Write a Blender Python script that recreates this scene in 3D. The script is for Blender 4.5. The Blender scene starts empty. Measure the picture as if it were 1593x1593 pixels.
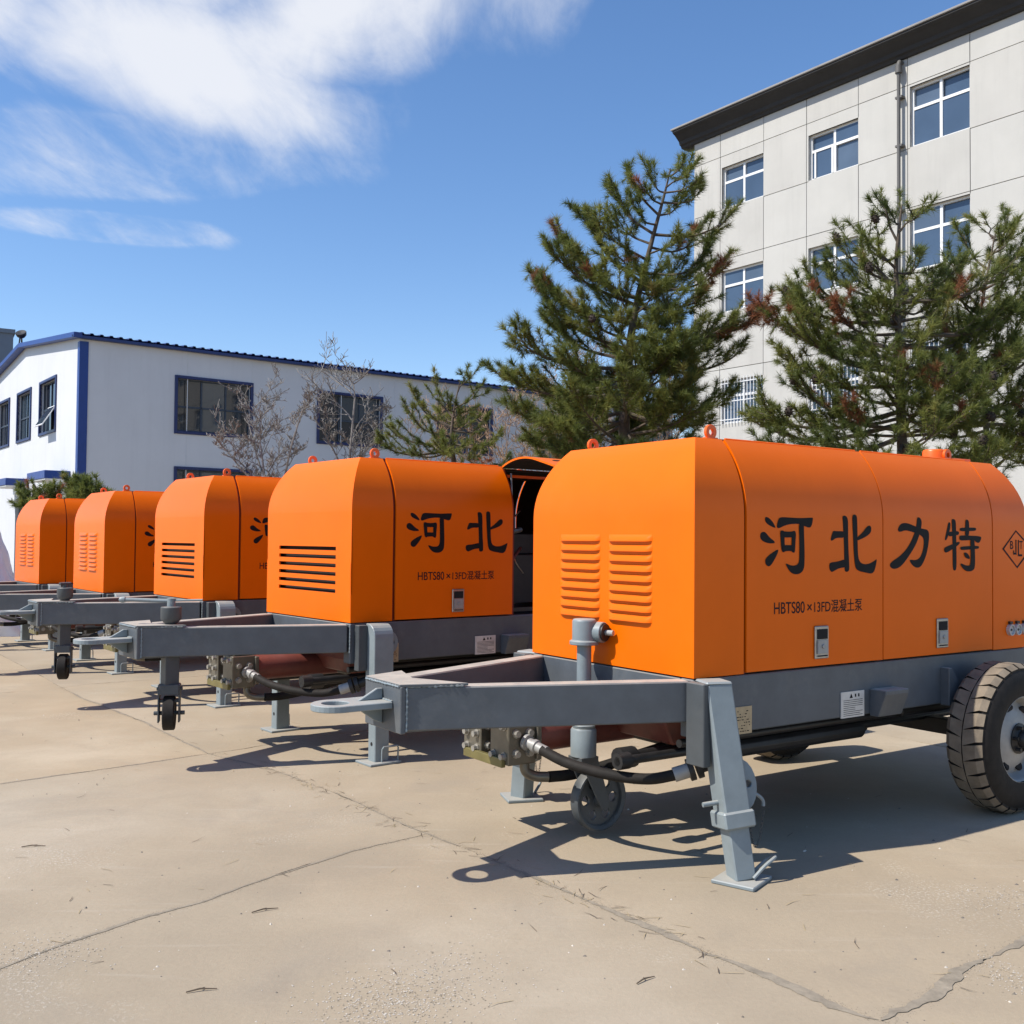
import bpy, bmesh, math, random
import numpy as np
from mathutils import Vector, Matrix, Euler
R = math.radians
sc = bpy.context.scene
COL = sc.collection

# ------------------------------------------------------------------ camera
CAM_H, FPX, PITCH, ROLL, CEN = 1.5, 1575.948, .0278, .0092, 796.5
cam = bpy.data.objects.new('camera', bpy.data.cameras.new('camera'))
COL.objects.link(cam)
cam.data.sensor_width = 36.0
cam.data.lens = 36.0 * FPX / 1593.0
cam.data.clip_start, cam.data.clip_end = .05, 3000
cam.matrix_world = (Matrix.Translation((0, 0, CAM_H)) @ Matrix.Rotation(R(90) + PITCH, 4, 'X')
                    @ Matrix.Rotation(ROLL, 4, 'Z'))
sc.camera = cam

# ------------------------------------------------------------------ world, sun, exposure
SUN_TO = Vector((-.78, -.28, 1.0)).normalized()      # towards the sun
SUN_EL = math.asin(SUN_TO.z)
SUN_AZ = math.atan2(SUN_TO.x, SUN_TO.y)              # clockwise from +Y
SKY_STRENGTH = .137
world = bpy.data.worlds.new('World')
sc.world = world
world.use_nodes = True
WN, WL = world.node_tree.nodes, world.node_tree.links
WN.clear()
def wn(t, **k):
    n = WN.new(t)
    for a, b in k.items(): setattr(n, a, b)
    return n
def wmath(op, a, b=None, c=None, clamp=False):
    n = wn('ShaderNodeMath', operation=op, use_clamp=clamp)
    for i, x in enumerate((a, b, c)):
        if x is None: continue
        if isinstance(x, (int, float)): n.inputs[i].default_value = x
        else: WL.new(x, n.inputs[i])
    return n.outputs[0]
sky = wn('ShaderNodeTexSky', sky_type='NISHITA')
sky.sun_disc = False
sky.sun_elevation, sky.sun_rotation = SUN_EL, SUN_AZ
sky.altitude, sky.air_density, sky.dust_density, sky.ozone_density = 50, 1.0, .25, 2.6
geo = wn('ShaderNodeTexCoord')
sep = wn('ShaderNodeSeparateXYZ'); WL.new(geo.outputs['Generated'], sep.inputs[0])
den = wmath('MAXIMUM', wmath('ADD', sep.outputs[2], .05), .02)
cu, cv = wmath('DIVIDE', sep.outputs[0], den), wmath('DIVIDE', sep.outputs[1], den)
comb = wn('ShaderNodeCombineXYZ'); WL.new(cu, comb.inputs[0]); WL.new(cv, comb.inputs[1])
def wnoise(scale, detail, rough, loc, rotz=0, sx=1, sy=1, dist=0):
    mp = wn('ShaderNodeMapping'); WL.new(comb.outputs[0], mp.inputs[0])
    mp.inputs['Location'].default_value = loc
    mp.inputs['Rotation'].default_value = (0, 0, rotz)
    mp.inputs['Scale'].default_value = (sx, sy, 1)
    n = wn('ShaderNodeTexNoise'); WL.new(mp.outputs[0], n.inputs['Vector'])
    n.inputs['Scale'].default_value, n.inputs['Detail'].default_value = scale, detail
    n.inputs['Roughness'].default_value, n.inputs['Distortion'].default_value = rough, dist
    return n.outputs[0]
def blob(x, y, rx, ry, rot):
    """soft cloud bank centred on a point of the cloud layer"""
    c, s = math.cos(rot), math.sin(rot)
    dx, dy = wmath('SUBTRACT', cu, x), wmath('SUBTRACT', cv, y)
    a = wmath('DIVIDE', wmath('ADD', wmath('MULTIPLY', dx, c), wmath('MULTIPLY', dy, s)), rx)
    b = wmath('DIVIDE', wmath('SUBTRACT', wmath('MULTIPLY', dy, c), wmath('MULTIPLY', dx, s)), ry)
    d = wmath('SQRT', wmath('ADD', wmath('MULTIPLY', a, a), wmath('MULTIPLY', b, b)))
    return wmath('SUBTRACT', 1.0, d, clamp=False)
CLOUD_BANKS = [((-.64, 1.86, .50, .30, 1.05), 1.0), ((-.33, 1.72, .52, .22, -.80), 1.0), ((-.70, 1.48, .85, .40, .0), 1.0), ((-1.10, 1.60, .55, .26, .3), 1.0),
               ((-1.0, 2.30, .60, .26, .1), .10), ((-1.10, 2.76, .34, .14, .25), .12)]
bank = None
for bk, wgt in CLOUD_BANKS:
    v = wmath('MINIMUM', wmath('MAXIMUM', blob(*bk), -1.6), wgt)
    bank = v if bank is None else wmath('MAXIMUM', bank, v)
n1 = wnoise(3.0, 10, .60, (3.1, 1.7, 0), 0, 1.0, .45, .35)
n2 = wnoise(7.5, 9, .64, (7.3, 2.2, 0), .35, 1.25, .40, .45)
n0 = wnoise(.55, 5, .6, (14.2, 9.6, 0), .4)
far = wmath('MULTIPLY', wmath('SUBTRACT', n0, .86), 3.0)      # scattered clouds in the rest of the sky
dens = wmath('ADD', wmath('MAXIMUM', bank, wmath('MINIMUM', far, .3)), wmath('MULTIPLY', wmath('SUBTRACT', n1, .5), 1.25))
dens = wmath('ADD', dens, wmath('MULTIPLY', wmath('SUBTRACT', n2, .5), .55))
mr = wn('ShaderNodeMapRange', interpolation_type='SMOOTHSTEP')
WL.new(dens, mr.inputs['Value'])
mr.inputs['From Min'].default_value, mr.inputs['From Max'].default_value = -.10, .78
up = wn('ShaderNodeMapRange'); WL.new(sep.outputs[2], up.inputs['Value'])
up.inputs['From Min'].default_value, up.inputs['From Max'].default_value = .06, .22
cm = wmath('MULTIPLY', wmath('MULTIPLY', mr.outputs[0], up.outputs[0]), .93)
mix = wn('ShaderNodeMix', data_type='RGBA')
WL.new(cm, mix.inputs['Factor'])
hs = wn('ShaderNodeHueSaturation'); WL.new(sky.outputs[0], hs.inputs['Color'])
hs.inputs['Saturation'].default_value, hs.inputs['Value'].default_value = 1.16, 1.06
tintm = wn('ShaderNodeMix', data_type='RGBA', blend_type='MULTIPLY'); tintm.inputs['Factor'].default_value = 1.0
WL.new(hs.outputs[0], tintm.inputs[6]); tintm.inputs[7].default_value = (1.03, .985, 1.02, 1)
WL.new(tintm.outputs[2], mix.inputs[6])
CW = .76 / SKY_STRENGTH
mix.inputs[7].default_value = (CW * .96, CW * .985, CW * 1.05, 1)
bg = wn('ShaderNodeBackground'); bg.inputs['Strength'].default_value = SKY_STRENGTH
WL.new(mix.outputs[2], bg.inputs['Color'])
wo = wn('ShaderNodeOutputWorld'); WL.new(bg.outputs[0], wo.inputs['Surface'])

sl = bpy.data.lights.new('sun', 'SUN')
sl.energy, sl.angle, sl.color = 5.0, R(.5), (1.0, .945, .86)
sun = bpy.data.objects.new('sun', sl); COL.objects.link(sun)
sun.rotation_euler = SUN_TO.to_track_quat('Z', 'Y').to_euler()
sun.location = (-20, -8, 25)

sc.view_settings.view_transform = 'Standard'
sc.view_settings.look = 'None'
sc.view_settings.gamma = 1.0
sc.view_settings.use_curve_mapping = False
sc.view_settings.exposure = .27
sc.render.engine = 'CYCLES'
sc.cycles.max_bounces = 6
sc.cycles.diffuse_bounces = 2
sc.cycles.glossy_bounces = 3
sc.cycles.transparent_max_bounces = 6
sc.cycles.caustics_reflective = False
sc.cycles.caustics_refractive = False
sc.cycles.use_denoising = True

# ------------------------------------------------------------------ survey helpers (camera model -> places in the yard)
def ray(px, py):
    dx, dy = px - CEN, py - CEN
    c, s = math.cos(ROLL), math.sin(ROLL)
    X, Y = (dx * c + dy * s) / FPX, (-dx * s + dy * c) / FPX
    c, s = math.cos(PITCH), math.sin(PITCH)
    return Vector((X, c + Y * s, s - Y * c))
def at(px, py, depth):
    r = ray(px, py)
    return Vector((0, 0, CAM_H)) + r * (depth / r.y)

# ------------------------------------------------------------------ materials
def new_mat(name):
    m = bpy.data.materials.new(name); m.use_nodes = True
    nt = m.node_tree
    return m, nt, nt.nodes['Principled BSDF']
def nnoise(nt, scale, detail=6, rough=.6, coord='Object', dist=0, vec=None, sx=None):
    n = nt.nodes.new('ShaderNodeTexNoise')
    n.inputs['Scale'].default_value, n.inputs['Detail'].default_value = scale, detail
    n.inputs['Roughness'].default_value, n.inputs['Distortion'].default_value = rough, dist
    tc = nt.nodes.new('ShaderNodeTexCoord')
    out = tc.outputs[coord]
    if sx:
        mp = nt.nodes.new('ShaderNodeMapping'); nt.links.new(out, mp.inputs[0])
        mp.inputs['Scale'].default_value = sx; out = mp.outputs[0]
    nt.links.new(out, n.inputs['Vector'])
    return n.outputs[0]
def nramp(nt, fac, stops):
    r = nt.nodes.new('ShaderNodeValToRGB'); nt.links.new(fac, r.inputs[0])
    e = r.color_ramp.elements
    while len(e) < len(stops): e.new(.5)
    for x, (p, c) in zip(e, stops):
        x.position = p; x.color = (*c, 1) if len(c) == 3 else c
    return r.outputs[0]
def nmix(nt, fac, a, b, blend='MIX'):
    n = nt.nodes.new('ShaderNodeMix'); n.data_type = 'RGBA'; n.blend_type = blend
    for sock, x in ((n.inputs['Factor'], fac), (n.inputs[6], a), (n.inputs[7], b)):
        if isinstance(x, (int, float)): sock.default_value = x
        elif isinstance(x, tuple): sock.default_value = (*x, 1)
        else: nt.links.new(x, sock)
    return n.outputs[2]
def nmath(nt, op, a, b=0.0, clamp=False):
    n = nt.nodes.new('ShaderNodeMath'); n.operation = op; n.use_clamp = clamp
    for i, x in enumerate((a, b)):
        if isinstance(x, (int, float)): n.inputs[i].default_value = x
        else: nt.links.new(x, n.inputs[i])
    return n.outputs[0]
def nbump(nt, bsdf, h, strength, dist):
    b = nt.nodes.new('ShaderNodeBump'); b.inputs['Strength'].default_value = strength
    b.inputs['Distance'].default_value = dist
    nt.links.new(h, b.inputs['Height']); nt.links.new(b.outputs[0], bsdf.inputs['Normal'])
def paint(name, col, rough=.4, metal=0., var=.12, vscale=6, bump=0., bscale=60, coat=0., dust=0., spec=.5, chip=0., streak=0.):
    m, nt, p = new_mat(name)
    n = nnoise(nt, vscale, 7, .62)
    lo = tuple(c * (1 - var) for c in col); hi = tuple(min(1, c * (1 + var)) for c in col)
    c = nramp(nt, n, [(.3, lo), (.7, hi)])
    if streak:
        sk = nmath(nt, 'MULTIPLY', nmath(nt, 'SUBTRACT', nnoise(nt, 1.6, 7, .65, 'Object', .1, None, (2.4, 2.4, .16)), .5, True), streak * 3, True)
        c = nmix(nt, sk, c, tuple(x * .62 for x in col))
    if chip:
        ck = nmath(nt, 'MULTIPLY', nmath(nt, 'SUBTRACT', nnoise(nt, 23, 8, .75), .665, True), 14 * chip, True)
        c = nmix(nt, ck, c, (.085, .05, .032))
        ck2 = nmath(nt, 'MULTIPLY', nmath(nt, 'SUBTRACT', nnoise(nt, 5, 9, .8, 'Object', .8), .60, True), 2.2 * chip, True)
        c = nmix(nt, ck2, c, tuple(x * 1.7 + .02 for x in col))
    if dust:
        g = nt.nodes.new('ShaderNodeNewGeometry'); s = nt.nodes.new('ShaderNodeSeparateXYZ')
        nt.links.new(g.outputs['Normal'], s.inputs[0])
        k = nmath(nt, 'MULTIPLY', nmath(nt, 'SUBTRACT', s.outputs[2], .55, True), 2.2 * dust, True)
        d2 = nnoise(nt, 9, 8, .7)
        k = nmath(nt, 'MULTIPLY', k, nmath(nt, 'ADD', nmath(nt, 'MULTIPLY', d2, 1.2), .25), True)
        d3 = nmath(nt, 'MULTIPLY', nmath(nt, 'SUBTRACT', nnoise(nt, 3.2, 9, .72), .56, True), 1.6, True)
        k = nmath(nt, 'MAXIMUM', k, nmath(nt, 'MULTIPLY', d3, dust * .35))
        c = nmix(nt, k, c, (.48, .425, .345))
        rr = nmath(nt, 'ADD', nmath(nt, 'MULTIPLY', k, .4), rough, True)
        nt.links.new(rr, p.inputs['Roughness'])
    else:
        rr = nmath(nt, 'ADD', nmath(nt, 'MULTIPLY', nmath(nt, 'SUBTRACT', nnoise(nt, vscale * 2.3, 6), .5), .16), rough, True)
        nt.links.new(rr, p.inputs['Roughness'])
    nt.links.new(c, p.inputs['Base Color'])
    p.inputs['Metallic'].default_value = metal
    p.inputs['Specular IOR Level'].default_value = spec
    if coat:
        p.inputs['Coat Weight'].default_value = coat; p.inputs['Coat Roughness'].default_value = .18
    if bump: nbump(nt, p, nnoise(nt, bscale, 5), bump, .004)
    return m

MAT = {}
MAT['orange'] = paint('orange_paint', (.84, .141, .0012), .34, 0, .05, 1.6, .10, 3.2, .0, .10, .16, streak=.10)
MAT['orange_lug'] = paint('orange_lug_paint', (.78, .12, .006), .38, 0, .10, 9)
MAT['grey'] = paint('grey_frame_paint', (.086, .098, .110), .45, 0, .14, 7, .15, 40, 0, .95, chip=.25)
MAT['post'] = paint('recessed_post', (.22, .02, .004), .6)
MAT['grey_lit'] = paint('grey_paint_lit', (.205, .242, .255), .45, 0, .12, 7, .15, 40, 0, .6, chip=.6)  # frame grey lightened: sunlit look of these parts put into the colour
MAT['grey_dark'] = paint('dark_grey_paint', (.06, .068, .073), .5, 0, .15, 8, .1, 50, 0, .3)
MAT['black'] = paint('black_steel', (.018, .017, .017), .5, .0, .3, 10)
MAT['rubber'] = paint('rubber', (.020, .0175, .0155), .7, 0, .25, 18, .2, 90, spec=.2)
MAT['tread'] = paint('dusty_tread', (.195, .158, .115), .9, 0, .25, 14, .3, 120)
MAT['rim'] = paint('rim_silver', (.33, .325, .31), .5, .2, .15, 12)
MAT['steel'] = paint('bare_steel', (.42, .40, .37), .36, .85, .2, 20)
MAT['brass'] = paint('olive_plated_steel', (.17, .152, .118), .42, .55, .15, 14, .1, 60)
MAT['red'] = paint('red_oxide_paint', (.17, .045, .032), .5, 0, .2, 8)
MAT['ink'] = paint('black_ink', (.010, .009, .010), .6, 0, .1, 10, spec=.15)
MAT['ink_small'] = paint('dark_red_ink', (.018, .010, .014), .6, 0, .1, 10, spec=.15)
MAT['plate_white'] = paint('plate_white', (.62, .60, .56), .45, .1, .08, 30)
MAT['plate_tan'] = paint('plate_tan', (.40, .33, .22), .4, .45, .15, 40)
MAT['hole_shade'] = paint('hole_shade_dark', (.01, .009, .009), .9)  # near-black on discs and boxes, painted shade of holes and recesses
MAT['glass_gauge'] = paint('gauge_glass', (.5, .5, .5), .1, .2, .05)

def concrete_mat(name, tone=(1, 1, 1), seed=0.):
    m, nt, p = new_mat(name)
    t = lambda c: tuple(a * b for a, b in zip(c, tone))
    big = nnoise(nt, .42 + seed * .05, 7, .55, 'Object')
    mid = nnoise(nt, 2.6, 9, .66, 'Object', .4)
    fine = nnoise(nt, 46, 8, .75, 'Object')
    c = nramp(nt, big, [(.32, t((.315, .256, .180))), (.5, t((.388, .314, .220))), (.68, t((.462, .388, .288)))])
    c = nmix(nt, nmath(nt, 'MULTIPLY', nmath(nt, 'SUBTRACT', mid, .45, True), 1.3, True), c, t((.325, .264, .19)))
    grey = nmath(nt, 'MULTIPLY', nmath(nt, 'SUBTRACT', nnoise(nt, 1.1, 8, .6, 'Object', .6), .53, True), 3.0, True)
    c = nmix(nt, grey, c, t((.31, .262, .20)))
    # worn patches where the pale aggregate shows
    area = nmath(nt, 'MULTIPLY', nmath(nt, 'SUBTRACT', nnoise(nt, .75, 6, .65, 'Object', .3), .565, True), 8, True)
    grit = nmath(nt, 'MULTIPLY', nmath(nt, 'SUBTRACT', nnoise(nt, 75, 3, .6), .52, True), 9, True)
    wear = nmath(nt, 'MULTIPLY', area, grit)
    c = nmix(nt, nmath(nt, 'MULTIPLY', wear, .9), c, t((.56, .50, .41)))
    # drag streaks
    st = nmath(nt, 'MULTIPLY', nmath(nt, 'SUBTRACT', nnoise(nt, 3.0, 6, .6, 'Object', .2, None, (.35, 5, 1)), .60, True), 3.0, True)
    c = nmix(nt, nmath(nt, 'MULTIPLY', st, .65), c, t((.48, .41, .325)))
    # dark specks and stains
    sp = nmath(nt, 'MULTIPLY', nmath(nt, 'SUBTRACT', nnoise(nt, 19, 4, .7), .665, True), 9, True)
    c = nmix(nt, nmath(nt, 'MULTIPLY', sp, .55), c, t((.22, .18, .13)))
    oil = nmath(nt, 'MULTIPLY', nmath(nt, 'SUBTRACT', nnoise(nt, .9, 5, .6, 'Object', .9), .62, True), 5, True)
    c = nmix(nt, nmath(nt, 'MULTIPLY', oil, .34), c, t((.24, .20, .16)))
    c = nmix(nt, .22, c, nramp(nt, fine, [(.3, (.55, .55, .55)), (.7, (1, 1, 1))]), 'MULTIPLY')
    nt.links.new(c, p.inputs['Base Color'])
    p.inputs['Roughness'].default_value = .88
    p.inputs['Specular IOR Level'].default_value = .25
    h = nmath(nt, 'ADD', nmath(nt, 'MULTIPLY', fine, .5), nmath(nt, 'ADD', nmath(nt, 'MULTIPLY', mid, 1.0), nmath(nt, 'MULTIPLY', wear, .4)))
    nbump(nt, p, h, .55, .008)
    return m
MAT['slabA'] = concrete_mat('concrete_a')
MAT['slabB'] = concrete_mat('concrete_b', (.975, .985, 1.0), 1.)
MAT['slabC'] = concrete_mat('concrete_c', (1.03, 1.01, .975), 2.)
MAT['soil'] = paint('joint_dirt', (.19, .155, .11), .95, 0, .35, 22, .6, 30)
MAT['mortar'] = paint('grey_mortar', (.255, .215, .16), .95, 0, .25, 16, .7, 45)

# ------------------------------------------------------------------ mesh builder
class MB:
    def __init__(s): s.v = []; s.f = []; s.m = []
    def add(s, vs, fs, mat=0):
        o = len(s.v); s.v += [tuple(x) for x in vs]
        s.f += [[i + o for i in f] for f in fs]; s.m += [mat] * len(fs)
        return s
    def box(s, c, d, rot=None, mat=0):
        c = Vector(c); h = Vector(d) / 2
        M = (Euler(rot).to_matrix() if rot is not None and not isinstance(rot, Matrix) else rot) or Matrix.Identity(3)
        vs = [c + M @ Vector((h.x * a, h.y * b, h.z * e)) for a in (-1, 1) for b in (-1, 1) for e in (-1, 1)]
        return s.add(vs, [(0, 1, 3, 2), (4, 6, 7, 5), (0, 4, 5, 1), (2, 3, 7, 6), (0, 2, 6, 4), (1, 5, 7, 3)], mat)
    def span(s, a, b, mat=0):
        a, b = Vector(a), Vector(b)
        return s.box((a + b) / 2, [abs(t) for t in (b - a)], None, mat)
    def beam(s, a, b, w, h, up=(0, 0, 1), mat=0, w2=None, h2=None):
        """bar from a to b, w across, h along 'up'"""
        a, b = Vector(a), Vector(b); d = (b - a).normalized(); up = Vector(up)
        side = d.cross(up).normalized(); up = side.cross(d).normalized()
        vs = []
        for p, ww, hh in ((a, w, h), (b, w2 or w, h2 or h)):
            for i, j in ((-1, -1), (1, -1), (1, 1), (-1, 1)):
                vs.append(p + side * (i * ww / 2) + up * (j * hh / 2))
        return s.add(vs, [(3, 2, 1, 0), (4, 5, 6, 7), (0, 1, 5, 4), (1, 2, 6, 5), (2, 3, 7, 6), (3, 0, 4, 7)], mat)
    def tube(s, pts, r, n=8, mat=0, caps=True):
        pts = [Vector(p) for p in pts]
        rs = r if isinstance(r, (list, tuple)) else [r] * len(pts)
        o = len(s.v); prev = None
        for i, p in enumerate(pts):
            d = (pts[min(i + 1, len(pts) - 1)] - pts[max(i - 1, 0)]).normalized()
            if prev is None:
                a = d.orthogonal().normalized()
            else:
                a = (prev - d * prev.dot(d)).normalized()
            prev = a; b = d.cross(a)
            for k in range(n):
                t = 2 * math.pi * k / n
                s.v.append(tuple(p + (a * math.cos(t) + b * math.sin(t)) * rs[i]))
        fs = []
        for i in range(len(pts) - 1):
            for k in range(n):
                k2 = (k + 1) % n
                fs.append([o + i * n + k, o + i * n + k2, o + (i + 1) * n + k2, o + (i + 1) * n + k])
        if caps:
            fs.append([o + k for k in range(n)][::-1]); fs.append([o + (len(pts) - 1) * n + k for k in range(n)])
        s.f += fs; s.m += [mat] * len(fs)
        return s
    def cyl(s, a, b, r, n=16, mat=0, r2=None):
        return s.tube([a, b], [r, r2 if r2 is not None else r], n, mat)
    def lathe(s, prof, o, axis, n=32, mat=0, mats=None):
        """prof: list of (radius, height along axis)"""
        o, ax = Vector(o), Vector(axis).normalized(); a = ax.orthogonal().normalized(); b = ax.cross(a)
        base = len(s.v)
        for r, h in prof:
            for k in range(n):
                t = 2 * math.pi * k / n
                s.v.append(tuple(o + ax * h + (a * math.cos(t) + b * math.sin(t)) * r))
        for i in range(len(prof) - 1):
            for k in range(n):
                k2 = (k + 1) % n
                s.f.append([base + i * n + k, base + i * n + k2, base + (i + 1) * n + k2, base + (i + 1) * n + k])
                s.m.append(mats[i] if mats else mat)
        return s
    def prism(s, poly, o, ex, ey, ez, depth, mat=0):
        """flat outline in (ex,ey) pushed along ez by depth"""
        o, ex, ey, ez = Vector(o), Vector(ex), Vector(ey), Vector(ez)
        n = len(poly)
        vs = [o + ex * p[0] + ey * p[1] for p in poly] + [o + ex * p[0] + ey * p[1] + ez * depth for p in poly]
        fs = [list(range(n)), list(range(2 * n - 1, n - 1, -1))] + [[(i + 1) % n, i, n + i, n + (i + 1) % n] for i in range(n)]
        return s.add(vs, fs, mat)
    def ringplate(s, outer, inner, o, ex, ey, ez, depth, mat=0):
        """plate with one hole; outer and inner outlines have equally many points"""
        o, ex, ey, ez = Vector(o), Vector(ex), Vector(ey), Vector(ez); n = len(outer)
        P = lambda q, d: o + ex * q[0] + ey * q[1] + ez * d
        vs = [P(q, 0) for q in outer] + [P(q, 0) for q in inner] + [P(q, depth) for q in outer] + [P(q, depth) for q in inner]
        fs = []
        for i in range(n):
            j = (i + 1) % n
            fs += [(i, j, n + j, n + i), (2 * n + j, 2 * n + i, 3 * n + i, 3 * n + j), (j, i, 2 * n + i, 2 * n + j), (n + i, n + j, 3 * n + j, 3 * n + i)]
        return s.add(vs, fs, mat)
    def mesh(s, name, mats, bevel=0., smooth=None, fix=True, weld=False, seg=1):
        me = bpy.data.meshes.new(name); me.from_pydata(s.v, [], s.f)
        for m in (mats if isinstance(mats, (list, tuple)) else [mats]): me.materials.append(MAT[m] if isinstance(m, str) else m)
        me.polygons.foreach_set('material_index', s.m)
        if bevel or fix or weld:
            bm = bmesh.new(); bm.from_mesh(me)
            if weld: bmesh.ops.remove_doubles(bm, verts=bm.verts, dist=1e-5)
            if fix: bmesh.ops.recalc_face_normals(bm, faces=bm.faces)
            if bevel:
                es = [e for e in bm.edges if len(e.link_faces) == 2 and e.calc_face_angle(0) > .5]
                bmesh.ops.bevel(bm, geom=es, offset=bevel, segments=seg, affect='EDGES', clamp_overlap=True)
            bm.to_mesh(me); bm.free()
        if smooth:
            me.polygons.foreach_set('use_smooth', [True] * len(me.polygons))
            me.set_sharp_from_angle(angle=R(smooth))
        me.update()
        return me
def ob(name, me, parent=None, loc=(0, 0, 0), rot=(0, 0, 0)):
    o = bpy.data.objects.new(name, me); COL.objects.link(o)
    o.location = loc; o.rotation_euler = rot
    if parent: o.parent = parent
    return o
def tag(o, label, cat, group=None):
    o['label'] = label; o['category'] = cat
    if group: o['group'] = group
    return o
def struct(o): o['kind'] = 'structure'; return o
def stuff(o): o['kind'] = 'stuff'; return o
def empty(name, loc, rz=0):
    o = bpy.data.objects.new(name, None); COL.objects.link(o); o.location = loc; o.rotation_euler = (0, 0, rz)
    o.empty_display_size = .2
    return o
CACHE = {}
def cached(key, fn):
    if key not in CACHE: CACHE[key] = fn()
    return CACHE[key]
def circle(r, n=16, cx=0, cy=0, a0=0.): return [(cx + r * math.cos(a0 + 2 * math.pi * k / n), cy + r * math.sin(a0 + 2 * math.pi * k / n)) for k in range(n)]
def chaikin(p, it=2):
    for _ in range(it):
        q = []
        for i in range(len(p)):
            a, b = p[i], p[(i + 1) % len(p)]
            q += [(a[0] * .75 + b[0] * .25, a[1] * .75 + b[1] * .25), (a[0] * .25 + b[0] * .75, a[1] * .25 + b[1] * .75)]
        p = q
    return p
def smoothpath(pts, sub=6):
    """Catmull-Rom through pts"""
    P = [Vector(p) for p in pts]; P = [P[0] * 2 - P[1]] + P + [P[-1] * 2 - P[-2]]
    out = []
    for i in range(1, len(P) - 2):
        for k in range(sub):
            t = k / sub; a, b, c, d = P[i - 1:i + 3]
            out.append(.5 * ((2 * b) + (c - a) * t + (2 * a - 5 * b + 4 * c - d) * t * t + (3 * b - a - 3 * c + d) * t ** 3))
    return out + [P[-2]]
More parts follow.
